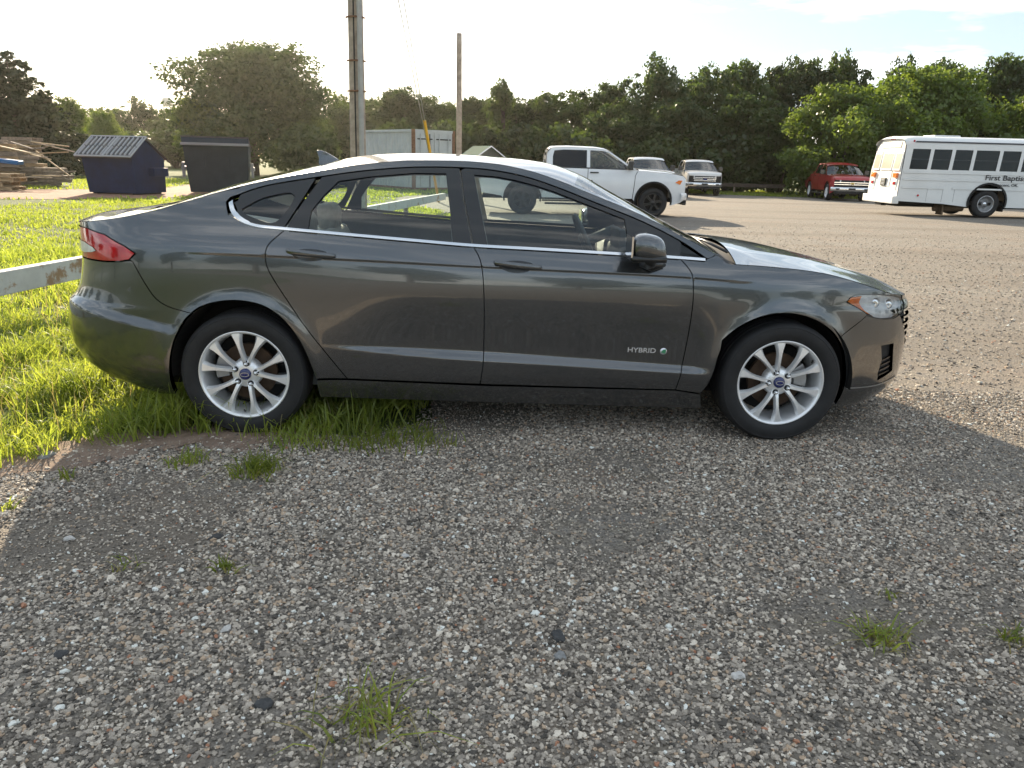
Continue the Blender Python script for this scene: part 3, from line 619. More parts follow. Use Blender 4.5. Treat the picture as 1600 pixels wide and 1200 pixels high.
        for k in range(5):
            th = R(81 + 72*k) + spin; nu = MB(); cxn, czn = .0572*math.cos(th), .0572*math.sin(th)
            nu.lathe([(.0005, -.104), (.006, -.103), (.0095, -.098), (.0105, -.09), (.0105, -.06)], 12, 'y', c=(cxn, 0, czn)); nt_ = nu.build('lug_nut', M['chrome'], w, True)
            nu = MB(); nu.lathe([(.0155, -.079), (.0155, -.0845), (.011, -.0835), (.011, -.075)], 16, 'y', c=(cxn, 0, czn)); nu.build('lug_recess', M['black_matte'], nt_)
        dk = MB(); dk.lathe([(.07, -.02), (.150, -.02), (.150, .005), (.07, .005)], 48, 'y', closed=True); dk.lathe([(.0005, -.03), (.07, -.03), (.075, -.02)], 32, 'y'); dk.build('brake_disc', M['disc'], w, True, auto=30)
        ca = MB()
        th_c = R(12) if cx > -1 else R(168)
        for i in range(2):
            V = []
            for s in np.linspace(-.42, .42, 9):
                for (rr, yy) in ((.095, -.045), (.165, -.045), (.168, .04), (.095, .04)):
                    V.append((rr*math.cos(th_c + s), yy + .0*i, rr*math.sin(th_c + s)))
        ca.add(V, [(i*4 + j, i*4 + (j+1) % 4, (i+1)*4 + (j+1) % 4, (i+1)*4 + j) for i in range(8) for j in range(4)] + [(0, 1, 2, 3), (32, 33, 34, 35)])
        ca.build('brake_caliper', M['caliper'], w, bevel=.006)
        vs = MB(); tv = R(-95) + spin if cx < -1 else R(4) + spin
        vs.tube([(.212*math.cos(tv), -.07, .212*math.sin(tv)), (.198*math.cos(tv), -.088, .198*math.sin(tv))], .005, 8); vs.build('valve', M['black_trim'], w)
        bk = MB(); bk.lathe([(.001, .06), (.20, .06)], 40, 'y'); bk.build('backing_plate', M['under'], w)
        return w
    wheel('front_wheel', 0.0, True, R(31)); wheel('rear_wheel', -WB, True, 0); wheel('front_wheel', 0.0, False, R(10)); wheel('rear_wheel', -WB, False, R(40))
    # lettering on the front door
    def text(body, size, name, mat, par, M4, extr=.0015, bold=1.0, sx=1.0):
        c = bpy.data.curves.new('t', 'FONT'); c.body = body; c.size = size; c.extrude = extr; c.offset = size*.012*bold
        o = bpy.data.objects.new('t', c); COL.objects.link(o); dg = bpy.context.evaluated_depsgraph_get(); dg.update()
        me = bpy.data.meshes.new_from_object(o.evaluated_get(dg)); bpy.data.objects.remove(o); bpy.data.curves.remove(c)
        me.transform(Matrix.Diagonal((sx, 1, 1, 1))); me.transform(M4); me.materials.clear(); me.materials.append(mat)
        return lnk(bpy.data.objects.new(name, me), par)
    fdo = [c for c in car.children if c.name.startswith('front_door')][0]
    s0 = side_xyz(np.array([-.76]), np.array([.495]))[0]
    M4 = Matrix.Translation((-.842, -(s0[1] + .0015), .488)) @ Matrix.Rotation(R(-1.2), 4, 'Y').inverted() @ Matrix.Rotation(R(90), 4, 'X')
    text('HYBRID', .036, 'lettering', M['badge_white'], fdo, M4, .002, sx=1.22)
    m = MB(); m.lathe([(.0005, -.003), (.017, -.002), (.019, .002)], 20, 'y', c=(-.648, -(s0[1] + .001), .494)); lf = m.build('leaf_badge', M['badge_white'], fdo, True)
    m = MB(); m.add([(-.662, -(s0[1] + .0055), .49), (-.640, -(s0[1] + .0055), .482), (-.634, -(s0[1] + .0055), .507), (-.652, -(s0[1] + .0055), .504)], [(0, 1, 2, 3)]); m.build('leaf', P('leaf_green', (.03, .22, .10), .4), lf)
    make_sedan.text = text
    return car
sedan = make_sedan()
text_mesh = make_sedan.text
# ------------------------------------------------------------------ ground, gravel lot, dirt track, grass
def ground_mat(name, kind):
    m, t, b = nt(name); N = t.nodes; L = t.links
    tc = N.new('ShaderNodeTexCoord'); co = tc.outputs['Object']
    def noise(sc, det=6, ro=.6):
        n = N.new('ShaderNodeTexNoise'); n.inputs['Scale'].default_value = sc; n.inputs['Detail'].default_value = det; n.inputs['Roughness'].default_value = ro; L.new(co, n.inputs['Vector']); return n.outputs['Fac']
    def ramp(src, stops):
        r = N.new('ShaderNodeValToRGB'); e = r.color_ramp.elements
        while len(e) < len(stops): e.new(.5)
        for q, (p, c) in zip(e, stops): q.position = p; q.color = (*c, 1)
        L.new(src, r.inputs[0]); return r.outputs[0]
    def mix(f, a, c):
        x = N.new('ShaderNodeMixRGB'); L.new(f, x.inputs[0]); L.new(a, x.inputs[1]); L.new(c, x.inputs[2]); return x.outputs[0]
    if kind == 'gravel':
        vo = N.new('ShaderNodeTexVoronoi'); vo.inputs['Scale'].default_value = 85; L.new(co, vo.inputs['Vector'])
        sp = N.new('ShaderNodeSeparateColor'); L.new(vo.outputs['Color'], sp.inputs[0])
        stone = ramp(sp.outputs[0], [(0, (0.108, 0.094, 0.076)), (.30, (0.192, 0.167, 0.132)), (.55, (0.288, 0.251, 0.199)), (.80, (0.396, 0.345, 0.271)), (1, (0.624, 0.553, 0.442))])
        vo2 = N.new('ShaderNodeTexVoronoi'); vo2.inputs['Scale'].default_value = 190; L.new(co, vo2.inputs['Vector'])
        sp2 = N.new('ShaderNodeSeparateColor'); L.new(vo2.outputs['Color'], sp2.inputs[0])
        fine = ramp(sp2.outputs[1], [(0, (0.138, 0.127, 0.113)), (.5, (0.241, 0.218, 0.193)), (1, (0.402, 0.368, 0.322))])
        c = mix(ramp(noise(9, 4), [(.42, (0, 0, 0)), (.58, (1, 1, 1))]), stone, fine)
        dirt = ramp(noise(14, 5), [(.3, (0.253, 0.182, 0.132)), (.7, (0.363, 0.275, 0.204))])
        c = mix(ramp(noise(.85, 7, .62), [(.50, (0, 0, 0)), (.70, (.72, .72, .72))]), c, dirt)
        spk = ramp(noise(17, 3, .5), [(.40, (0.054, 0.046, 0.036)), (.5, (0.096, 0.082, 0.065)), (.62, (0.167, 0.144, 0.114))])
        xx = N.new('ShaderNodeMixRGB'); xx.inputs[0].default_value = .45; L.new(c, xx.inputs[1]); L.new(spk, xx.inputs[2]); c = xx.outputs[0]
        tan = ramp(noise(30, 4), [(.3, (0.111, 0.089, 0.067)), (.7, (0.158, 0.127, 0.095))])
        mp = N.new('ShaderNodeMapping'); mp.inputs['Scale'].default_value = (.10, .55, 1); mp.inputs['Rotation'].default_value = (0, 0, R(-14)); L.new(co, mp.inputs['Vector'])
        n = N.new('ShaderNodeTexNoise'); n.inputs['Scale'].default_value = 1.0; n.inputs['Detail'].default_value = 6; L.new(mp.outputs[0], n.inputs['Vector'])
        c = mix(ramp(n.outputs['Fac'], [(.46, (0, 0, 0)), (.62, (.6, .6, .6))]), c, tan)
        L.new(c, b.inputs['Base Color']); b.inputs['Roughness'].default_value = .92
        bp = N.new('ShaderNodeBump'); bp.inputs['Strength'].default_value = .9; bp.inputs['Distance'].default_value = .008; bp.invert = True
        L.new(vo.outputs['Distance'], bp.inputs['Height']); L.new(bp.outputs[0], b.inputs['Normal'])
    elif kind == 'lawn':
        g = ramp(noise(1.1, 8, .65), [(.25, (.055, .085, .018)), (.5, (.085, .115, .024)), (.75, (.13, .135, .04))])
        f = ramp(noise(45, 6, .7), [(.35, (.03, .045, .012)), (.65, (.10, .13, .03))])
        x = N.new('ShaderNodeMixRGB'); x.inputs[0].default_value = .5; L.new(g, x.inputs[1]); L.new(f, x.inputs[2])
        L.new(x.outputs[0], b.inputs['Base Color']); b.inputs['Roughness'].default_value = 1.0
        bp = N.new('ShaderNodeBump'); bp.inputs['Strength'].default_value = .6; bp.inputs['Distance'].default_value = .05; L.new(noise(25, 8, .75), bp.inputs['Height']); L.new(bp.outputs[0], b.inputs['Normal'])
    else:
        st = [(.3, (.17, .085, .05)), (.55, (.26, .14, .085)), (.75, (.33, .20, .13))] if kind == 'dirt' else [(.3, (.16, .11, .08)), (.55, (.25, .175, .13)), (.75, (.33, .25, .19))]
        c = ramp(noise(2.2 if kind == 'dirt' else 9, 9, .7), st)
        L.new(c, b.inputs['Base Color']); b.inputs['Roughness'].default_value = .95
        bp = N.new('ShaderNodeBump'); bp.inputs['Strength'].default_value = .5; bp.inputs['Distance'].default_value = .03; L.new(noise(40, 8, .7), bp.inputs['Height']); L.new(bp.outputs[0], b.inputs['Normal'])
    return m
M['gravel'] = ground_mat('gravel', 'gravel'); M['lawn'] = ground_mat('lawn', 'lawn'); M['dirt'] = ground_mat('red_dirt', 'dirt')
def sheet(name, poly, mat, lift, step=3.0, bstep=1.0, jit=0.0):
    pl = resample(poly, bstep)
    if jit: pl = pl + RNG.normal(0, jit, pl.shape)
    G = np.stack(np.meshgrid(np.arange(pl[:, 0].min(), pl[:, 0].max(), step), np.arange(pl[:, 1].min(), pl[:, 1].max(), step)), -1).reshape(-1, 2)
    G = G[inside(pl, G)]
    V2 = np.concatenate([pl, G]); n = len(pl)
    r = delaunay_2d_cdt([Vector(v) for v in V2], [(i, (i+1) % n) for i in range(n)], [], 0, 1e-6)
    v2 = np.array([tuple(v) for v in r[0]]); F3 = np.array([tuple(f) for f in r[2] if len(f) == 3]); F3 = F3[inside(pl, v2[F3].mean(1))]
    V = np.concatenate([v2, (gz(v2[:, 0], v2[:, 1]) + lift)[:, None]], 1)
    a, b, c = v2[F3[:, 0]], v2[F3[:, 1]], v2[F3[:, 2]]; cr = (b[:, 0]-a[:, 0])*(c[:, 1]-a[:, 1]) - (b[:, 1]-a[:, 1])*(c[:, 0]-a[:, 0]); F3[cr < 0] = F3[cr < 0][:, ::-1]
    o = mo(name, V, F3, mat, None, True); o['kind'] = 'structure'; return o
LOT = [(-3.9, -9), (-3.5, -3), (-3.0, 1.5), (-2.66, 2.8), (-2.42, 3.2), (-2.14, 3.52), (-1.75, 3.70), (-1.2, 3.80), (-.75, 3.84), (-.55, 4.0), (-.5, 4.4), (-.45, 5.2), (-.5, 7), (-.7, 10), (-.9, 15), (-1.5, 20), (-2.6, 23.5), (-4, 27), (-4.4, 33), (0, 41), (4, 47), (8, 48.0), (11.5, 46.3), (14.5, 45.2), (20, 44.2), (30, 43), (60, 42), (90, 30), (90, -50), (-30, -50), (-9, -22)]
LOTa = catmull(LOT, .35, True); LOTn = np.array(LOTa)
ys = sorted(set(list(np.arange(-160, 13, 30)) + list(np.arange(13, 62, 3.5)) + [70, 100, 150, 220, 300, 420])); xs = list(range(-420, 421, 60))
gV = [(x, y, float(gz(x, y))) for y in ys for x in xs]; nx = len(xs)
g_o = mo('ground', gV, [(j*nx + i, j*nx + i + 1, (j+1)*nx + i + 1, (j+1)*nx + i) for j in range(len(ys) - 1) for i in range(nx - 1)], M['lawn'], None, True); g_o['kind'] = 'structure'
sheet('gravel_lot', LOTa, M['gravel'], .006, 2.0, .25, .03)
sheet('dirt_track', catmull([(-60, 19), (-30, 21), (-18, 22), (-13, 24.5), (-11.3, 28), (-11.9, 33), (-14.5, 42), (-17, 52), (-19.5, 52), (-17, 42), (-15.5, 34), (-17, 30.5), (-22, 29.5), (-40, 29), (-60, 28)], .8, True), M['dirt'], .008, 3.0, .8, .12)

# loose stones near the camera: real chips scattered on points (uncountable, one object)
def scatter_stones(name, pts, size, zoff, mat):
    n = len(pts); me = bpy.data.meshes.new(name)
    z = gz(pts[:, 0], pts[:, 1]) + zoff
    me.vertices.add(n); me.vertices.foreach_set('co', np.stack([pts[:, 0], pts[:, 1], z], -1).astype(np.float32).ravel())
    a = me.attributes.new('chip_scale', 'FLOAT_VECTOR', 'POINT'); s = size[:, None]*np.stack([RNG.uniform(.75, 1.35, n), RNG.uniform(.75, 1.25, n), RNG.uniform(.42, .85, n)], -1)
    a.data.foreach_set('vector', s.astype(np.float32).ravel())
    a = me.attributes.new('chip_rot', 'FLOAT_VECTOR', 'POINT'); a.data.foreach_set('vector', np.stack([RNG.normal(0, .3, n), RNG.normal(0, .3, n), RNG.uniform(0, 6.28, n)], -1).astype(np.float32).ravel())
    a = me.attributes.new('chip_kind', 'INT', 'POINT'); a.data.foreach_set('value', RNG.integers(0, 5, n).astype(np.int32))
    o = lnk(bpy.data.objects.new(name, me)); o['kind'] = 'stuff'
    ng = bpy.data.node_groups.new(name, 'GeometryNodeTree'); ng.interface.new_socket('Geometry', in_out='INPUT', socket_type='NodeSocketGeometry'); ng.interface.new_socket('Geometry', in_out='OUTPUT', socket_type='NodeSocketGeometry')
    N = ng.nodes; L = ng.links; gi = N.new('NodeGroupInput'); go = N.new('NodeGroupOutput')
    join = N.new('GeometryNodeJoinGeometry')
    for k in range(5):
        ic = N.new('GeometryNodeMeshIcoSphere'); ic.inputs['Radius'].default_value = 1.0; ic.inputs['Subdivisions'].default_value = 2
        po = N.new('GeometryNodeInputPosition'); va = N.new('ShaderNodeVectorMath'); va.operation = 'ADD'; va.inputs[1].default_value = (7.3*k, 1.7*k, 3.1*k)
        no = N.new('ShaderNodeTexNoise'); no.inputs['Scale'].default_value = 1.15; no.inputs['Detail'].default_value = 1.5
        L.new(po.outputs[0], va.inputs[0]); L.new(va.outputs[0], no.inputs['Vector'])
        sb = N.new('ShaderNodeVectorMath'); sb.operation = 'SUBTRACT'; sb.inputs[1].default_value = (.5, .5, .5); L.new(no.outputs['Color'], sb.inputs[0])
        sc = N.new('ShaderNodeVectorMath'); sc.operation = 'SCALE'; sc.inputs['Scale'].default_value = 2.3; L.new(sb.outputs[0], sc.inputs[0])
        se = N.new('GeometryNodeSetPosition'); L.new(ic.outputs['Mesh'], se.inputs['Geometry']); L.new(sc.outputs[0], se.inputs['Offset'])
        sm = N.new('GeometryNodeSetMaterial'); sm.inputs['Material'].default_value = mat; L.new(se.outputs[0], sm.inputs['Geometry'])
        g2 = N.new('GeometryNodeGeometryToInstance'); L.new(sm.outputs[0], g2.inputs[0]); L.new(g2.outputs[0], join.inputs[0])
    def attr(nm, ty):
        q = N.new('GeometryNodeInputNamedAttribute'); q.data_type = ty; q.inputs['Name'].default_value = nm; return q.outputs['Attribute']
    ip = N.new('GeometryNodeInstanceOnPoints'); ip.inputs['Pick Instance'].default_value = True
    L.new(gi.outputs[0], ip.inputs['Points']); L.new(join.outputs[0], ip.inputs['Instance'])
    L.new(attr('chip_kind', 'INT'), ip.inputs['Instance Index']); L.new(attr('chip_scale', 'FLOAT_VECTOR'), ip.inputs['Scale'])
    er = N.new('FunctionNodeEulerToRotation'); L.new(attr('chip_rot', 'FLOAT_VECTOR'), er.inputs[0]); L.new(er.outputs[0], ip.inputs['Rotation'])
    L.new(ip.outputs[0], go.inputs[0])
    md = o.modifiers.new('scatter', 'NODES'); md.node_group = ng
    return o
def stone_mat():
    m, t, b = nt('stone_chips'); N = t.nodes; L = t.links
    oi = N.new('ShaderNodeObjectInfo'); r = N.new('ShaderNodeValToRGB'); r.color_ramp.interpolation = 'CONSTANT'; e = r.color_ramp.elements
    st = [(0, (0.092, 0.080, 0.067)), (.09, (0.184, 0.158, 0.130)), (.24, (0.307, 0.264, 0.217)), (.42, (0.430, 0.371, 0.304)), (.61, (0.529, 0.455, 0.372)), (.74, (0.529, 0.389, 0.269)), (.82, (0.652, 0.569, 0.464)), (.91, (0.812, 0.719, 0.595)), (.965, (0.860, 0.860, 0.789)), (.992, (0.443, 0.215, 0.126))]
    while len(e) < len(st): e.new(.5)
    for q, (p, c) in zip(e, st): q.position = p; q.color = (*c, 1)
    L.new(oi.outputs['Random'], r.inputs[0])
    tc = N.new('ShaderNodeTexCoord'); n = N.new('ShaderNodeTexNoise'); n.inputs['Scale'].default_value = 2.2; n.inputs['Detail'].default_value = 5; L.new(tc.outputs['Object'], n.inputs['Vector'])
    mx = N.new('ShaderNodeMixRGB'); mx.blend_type = 'MULTIPLY'; mx.inputs[0].default_value = .3; L.new(r.outputs[0], mx.inputs[1]); L.new(n.outputs['Fac'], mx.inputs[2])
    L.new(mx.outputs[0], b.inputs['Base Color']); b.inputs['Roughness'].default_value = .82
    return m
M['chips'] = stone_mat()
def vnoise(x, y, sc, seed=0):
    r = np.random.default_rng(seed); ph = r.uniform(0, 6.28, (6, 2)); an = r.uniform(0, 6.28, 6); s = 0
    for k in range(6):
        f = sc*(1.0 + .55*k); s = s + np.sin((x*math.cos(an[k]) + y*math.sin(an[k]))*f + ph[k, 0])*np.cos((x*math.sin(an[k]*1.7) - y*math.cos(an[k]*1.3))*f*.8 + ph[k, 1])/(1 + .35*k)
    return s
def sample_lot(n, y0, y1, spread, margin):
    y = y0 + (y1 - y0)*RNG.random(n); hw = spread*(y + .55) + margin; x = (RNG.random(n)*2 - 1)*hw
    keep = RNG.random(n) < hw/hw.max(); p = np.stack([x, y], -1)[keep]
    return p
P1 = sample_lot(520000, .6, 5.0, .70, 1.3); P1 = P1[inside(LOTn[::2], P1 + RNG.normal(0, .05, P1.shape))]
bare = vnoise(P1[:, 0], P1[:, 1], 2.1, 3); P1 = P1[(RNG.random(len(P1)) < np.clip(1.05 - .8*np.maximum(bare - .1, 0), .42, 1))]
SOIL = np.array(catmull([(-2.62, 3.0), (-2.32, 3.20), (-1.98, 3.34), (-1.72, 3.56), (-1.30, 3.62), (-1.0, 3.76), (-1.2, 3.93), (-1.7, 3.92), (-2.2, 3.72), (-2.55, 3.4)], .06, True))
P1 = P1[~(inside(SOIL, P1) & (RNG.random(len(P1)) < .45))]
sheet('bare_soil', [tuple(p) for p in SOIL], ground_mat('brown_soil', 'soil'), .011, .3, .05, .035)
S1 = np.exp(RNG.normal(math.log(.0043), .33, len(P1)))*np.clip(1.05 - .22*np.maximum(vnoise(P1[:, 0], P1[:, 1], 2.1, 3), 0), .6, 1.05); S1 = np.clip(S1, .0024, .0125)
scatter_stones('gravel_chips', P1, S1, .008, M['chips'])
P2 = sample_lot(230000, 4.8, 24, .72, 1.4); P2 = P2[RNG.random(len(P2)) < np.clip(1.15 - (P2[:, 1] - 4.8)/19, 0, 1)**3.0]; P2 = P2[inside(LOTn[::2], P2)]
S2 = np.clip(np.exp(RNG.normal(math.log(.0068), .33, len(P2))), .004, .014)
scatter_stones('gravel_chips', P2, S2, .008, M['chips'])
# single bigger stones one can point at
def stone(px, py, r, mat, label, flat=.55):
    g = ground(px, py); bm = bmesh.new(); bmesh.ops.create_icosphere(bm, subdivisions=2, radius=1)
    rs = np.random.default_rng(int(px*7 + py))
    for v in bm.verts:
        k = 1 + .25*math.sin(v.co.x*3.1 + px) + .2*math.sin(v.co.y*4.3 + py) + rs.normal(0, .04); v.co = Vector((v.co.x*r*1.2*k, v.co.y*r*.9*k, v.co.z*r*flat*k))
    me = bpy.data.meshes.new('stone'); bm.to_mesh(me); bm.free(); me.materials.append(mat)
    o = lnk(bpy.data.objects.new('stone', me)); o.location = (g[0], g[1], float(gz(g[0], g[1])) + .006 + r*flat*.45); o.rotation_euler = (0, 0, rs.uniform(0, 6)); return tag(o, label, 'stone', 'larger stones on the gravel')
sm_l = P('pale_stone', (.50, .48, .45), .8, var=.2, vscale=60, bump=.3, bscale=90); sm_d = P('dark_stone', (.05, .05, .05), .85, var=.3, vscale=60, bump=.3, bscale=90); sm_b = P('brown_stone', (.24, .15, .08), .8, var=.2, vscale=60, bump=.2, bscale=90); sm_g = P('grey_stone', (.22, .22, .215), .85, var=.2, vscale=60, bump=.3, bscale=90)
for a in ((110, 845, .017, sm_l, 'small white stone on the gravel near the left edge'), (328, 924, .014, sm_b, 'tan brown pebble on gravel below the small weed'), (74, 715, .034, sm_g, 'flat grey stone at the edge of the grass', .35), (336, 843, .024, sm_d, 'dark flat asphalt lump on gravel below the rear wheel', .4),
          (872, 998, .022, sm_d, 'black rounded stone in the middle foreground gravel'), (876, 1030, .018, sm_g, 'grey stone just below the black rounded stone'), (415, 1104, .022, sm_d, 'dark asphalt crumb in the lower left gravel', .45), (95, 1028, .02, sm_d, 'dark asphalt crumb on gravel at far lower left', .45),
          (1152, 1060, .018, sm_l, 'pale stone right of centre in the lower foreground'), (352, 988, .016, sm_l, 'pale grey stone in the left foreground gravel'), (634, 872, .013, sm_l, 'white pebble on gravel below the front of the rear door'), (1310, 807, .014, sm_l, 'white pebble on gravel below the front wheel')): stone(*a)

# ---- grass
def leaf_mat(name, c1, c2, tr, rough=.6, sc=3.0, f=.42):
    m = bpy.data.materials.new(name); m.use_nodes = True; t = m.node_tree; N = t.nodes; L = t.links; N.remove(N['Principled BSDF']); o = N['Material Output']
    tc = N.new('ShaderNodeTexCoord'); n = N.new('ShaderNodeTexNoise'); n.inputs['Scale'].default_value = sc; n.inputs['Detail'].default_value = 6; n.inputs['Roughness'].default_value = .75; L.new(tc.outputs['Object'], n.inputs['Vector'])
    oi = N.new('ShaderNodeObjectInfo'); r = N.new('ShaderNodeValToRGB'); r.color_ramp.elements[0].position = .32; r.color_ramp.elements[1].position = .68
    r.color_ramp.elements[0].color = (*c1, 1); r.color_ramp.elements[1].color = (*c2, 1); L.new(n.outputs['Fac'], r.inputs[0])
    hs = N.new('ShaderNodeHueSaturation'); mr = N.new('ShaderNodeMapRange'); mr.inputs['To Min'].default_value = .78; mr.inputs['To Max'].default_value = 1.25
    L.new(oi.outputs['Random'], mr.inputs['Value']); L.new(mr.outputs[0], hs.inputs['Value']); L.new(r.outputs[0], hs.inputs['Color'])
    d = N.new('ShaderNodeBsdfDiffuse'); L.new(hs.outputs[0], d.inputs[0])
    tl = N.new('ShaderNodeBsdfTranslucent'); mm = N.new('ShaderNodeMixRGB'); mm.blend_type = 'MULTIPLY'; mm.inputs[0].default_value = 1; mm.inputs[2].default_value = (*tr, 1); L.new(hs.outputs[0], mm.inputs[1]); L.new(mm.outputs[0], tl.inputs[0])
    gl = N.new('ShaderNodeBsdfGlossy'); gl.inputs['Roughness'].default_value = .38; gl.inputs[0].default_value = (.5, .5, .5, 1)
    x = N.new('ShaderNodeMixShader'); x.inputs[0].default_value = f; L.new(d.outputs[0], x.inputs[1]); L.new(tl.outputs[0], x.inputs[2])
    x2 = N.new('ShaderNodeMixShader'); x2.inputs[0].default_value = .05; L.new(x.outputs[0], x2.inputs[1]); L.new(gl.outputs[0], x2.inputs[2]); L.new(x2.outputs[0], o.inputs[0])
    return m
M['grass'] = leaf_mat('grass_blades', (0.106, 0.163, 0.026), (0.269, 0.299, 0.065), (2.1, 2.0, 1.1), sc=9, f=.5)
M['straw'] = leaf_mat('dry_grass', (.20, .17, .07), (.30, .26, .12), (1.5, 1.4, 1.0), sc=9, f=.4)
def blades(pts, hgt, wid, lean, rng, zoff=0.0):
    n = len(pts); az = rng.uniform(0, 2*math.pi, n); la = rng.uniform(0, 2*math.pi, n); ln = np.abs(rng.normal(lean, lean*.5, n))
    h = hgt*rng.uniform(.55, 1.15, n); w = wid*rng.uniform(.7, 1.3, n)
    bx = np.stack([np.cos(az), np.sin(az), np.zeros(n)], -1)*w[:, None]*.5; ld = np.stack([np.cos(la), np.sin(la), np.zeros(n)], -1)
    b = np.stack([pts[:, 0], pts[:, 1], gz(pts[:, 0], pts[:, 1]) + zoff], -1); up = np.array([0, 0, 1.])
    m1 = b + up*(h*.45)[:, None] + ld*(h*ln*.28)[:, None]; m2 = b + up*(h*(.80 - .12*ln))[:, None] + ld*(h*ln*.70)[:, None]; t = b + up*(h*(1.0 - .45*ln))[:, None] + ld*(h*ln*1.25)[:, None]
    V = np.stack([b - bx, b + bx, m1 - bx*.85, m1 + bx*.85, m2 - bx*.5, m2 + bx*.5, t], 1).reshape(-1, 3)
    k = np.arange(n)[:, None]*7; T = np.concatenate([k + np.array([0, 1, 3]), k + np.array([0, 3, 2]), k + np.array([2, 3, 5]), k + np.array([2, 5, 4]), k + np.array([4, 5, 6])])
    return V, T
def in_frustum(p, m=1.7): return np.abs(p[:, 0]) < .74*(p[:, 1] + .6) + m
def grass_patch(name, n, x0, x1, y0, y1, hf, wid, lean, seed, mat=None, region=None, clump=.0):
    rng = np.random.default_rng(seed); p = np.stack([rng.uniform(x0, x1, n), rng.uniform(y0, y1, n)], -1)
    if clump:
        c = p[:max(1, n//14)]; p = c[rng.integers(0, len(c), n)] + rng.normal(0, clump, (n, 2))
    k = in_frustum(p) & ~inside(LOTn[::2], p)
    if region is not None: k &= region(p)
    p = p[k]; h = hf(p, rng); V, T = blades(p, h, wid, lean, rng)
    o = lnk(bpy.data.objects.new(name, fast_mesh(name, V, T, mat or M['grass'], True))); o['kind'] = 'stuff'; return o
hn = lambda p, rng: .165 + .06*np.clip(vnoise(p[:, 0], p[:, 1], 3.0, 5), -1, 2)
fence_w = lambda p: 1.0 + 0*p[:, 0]
def near_edge(p):            # thin out towards the bare edge of the lot
    d = np.sqrt(((p[:, None, :] - LOTn[None, ::3, :])**2).sum(-1)).min(1); return RNG.random(len(p)) < np.clip((d + .02)/.35, .12, 1)
track = np.array(catmull([(-60, 19), (-30, 21), (-18, 22), (-13, 24.5), (-11.3, 28), (-11.9, 33), (-14.5, 42), (-17, 52), (-19.5, 52), (-17, 42), (-15.5, 34), (-17, 30.5), (-22, 29.5), (-40, 29), (-60, 28)], 1.5, True))
offtrack = lambda p: ~inside(track, p)
grass_patch('tall_grass', 56000, -5.4, .4, 1.9, 6.2, hn, .0085, .60, 21, region=near_edge, clump=.035)
grass_patch('tall_grass', 30000, -8.0, .4, 5.6, 11, lambda p, r: .15 + .05*np.clip(vnoise(p[:, 0], p[:, 1], 2.0, 6), -1, 2), .012, .65, 22, clump=.06)
grass_patch('lawn_grass', 34000, -13, 0, 10, 24, lambda p, r: .09 + .03*np.clip(vnoise(p[:, 0], p[:, 1], 1.2, 7), -1, 2), .02, .6, 23, region=offtrack, clump=.12)
grass_patch('lawn_grass', 30000, -34, 2, 22, 48, lambda p, r: .12 + .03*np.clip(vnoise(p[:, 0], p[:, 1], .8, 8), -1, 2), .05, .7, 24, region=offtrack, clump=.2)
grass_patch('lawn_grass', 20000, 2, 40, 43, 56, lambda p, r: .16 + .0*p[:, 0], .06, .7, 25, clump=.2)
grass_patch('seed_stalks', 1500, -5.5, -.9, 3.4, 8, lambda p, r: .30 + .06*r.normal(0, 1, len(p)), .0035, .35, 27, mat=M['straw'])
# tufts one can point at
def tuft(px, py, n, h, spread, lean, label, seed, dry=0, wid=.0075):
    g = ground(px, py); rng = np.random.default_rng(seed); z = float(gz(g[0], g[1])) + .006
    o = empty('grass_tuft', (g[0], g[1], z), 0, label, 'grass', 'weeds growing through the gravel')
    p = rng.normal(0, spread, (n, 2)) + [g[0], g[1]]
    V, T = blades(p, np.full(n, h), wid, lean, rng); V = V - np.array([g[0], g[1], 0]); V[:, 2] -= float(gz(g[0], g[1]))
    lnk(bpy.data.objects.new('blades', fast_mesh('blades', V, T, M['grass'], True)), o)
    if dry:
        p = rng.normal(0, spread*1.1, (dry, 2)) + [g[0], g[1]]; V, T = blades(p, np.full(dry, h*.8), wid*.8, lean*1.5, rng); V = V - np.array([g[0], g[1], 0]); V[:, 2] -= float(gz(g[0], g[1]))
        lnk(bpy.data.objects.new('dry_blades', fast_mesh('dry_blades', V, T, M['straw'], True)), o)
for a in ((400, 740, 130, .115, .055, .7, 'bushy green grass tuft on gravel below the rear wheel', 31, 12), (296, 724, 60, .07, .05, .7, 'low green grass tuft left of the bushy tuft', 32, 6),
          (352, 893, 26, .06, .022, .8, 'little weed alone on gravel in the left foreground', 33, 6), (585, 1128, 34, .12, .055, 1.0, 'sprawling weed at the bottom centre foreground', 34, 26), (540, 1142, 10, .11, .05, 1.1, 'thin runner of grass left of the sprawling weed', 44, 10),
          (1374, 1002, 44, .075, .035, 1.0, 'dry yellowish weed in the right foreground', 35, 34), (1580, 1003, 20, .07, .03, .9, 'faint weed at the right edge of the foreground', 36, 16), (105, 752, 16, .07, .02, .7, 'small sprig of grass near the left gravel edge', 37, 2),
          (8, 800, 14, .06, .02, .7, 'sprig of grass at the far left edge of the gravel', 38, 2), (195, 890, 9, .06, .02, .7, 'tiny upright sprig in the left gravel', 39, 4), (1394, 935, 8, .05, .02, .8, 'tiny sprig above the dry yellowish weed', 40, 3),
          (470, 690, 150, .12, .09, .6, 'grass clump at the foot of the rear tyre', 41, 4), (560, 693, 140, .115, .11, .6, 'tall grass clump under the rear door', 42, 10), (665, 690, 75, .095, .09, .65, 'grass clump under the gap between the doors', 43, 8), (613, 690, 95, .105, .10, .6, 'middle grass clump under the rear door edge', 46, 8), (285, 655, 60, .14, .07, .5, 'grass clump just behind the rear tyre', 45, 14)): tuft(*a)
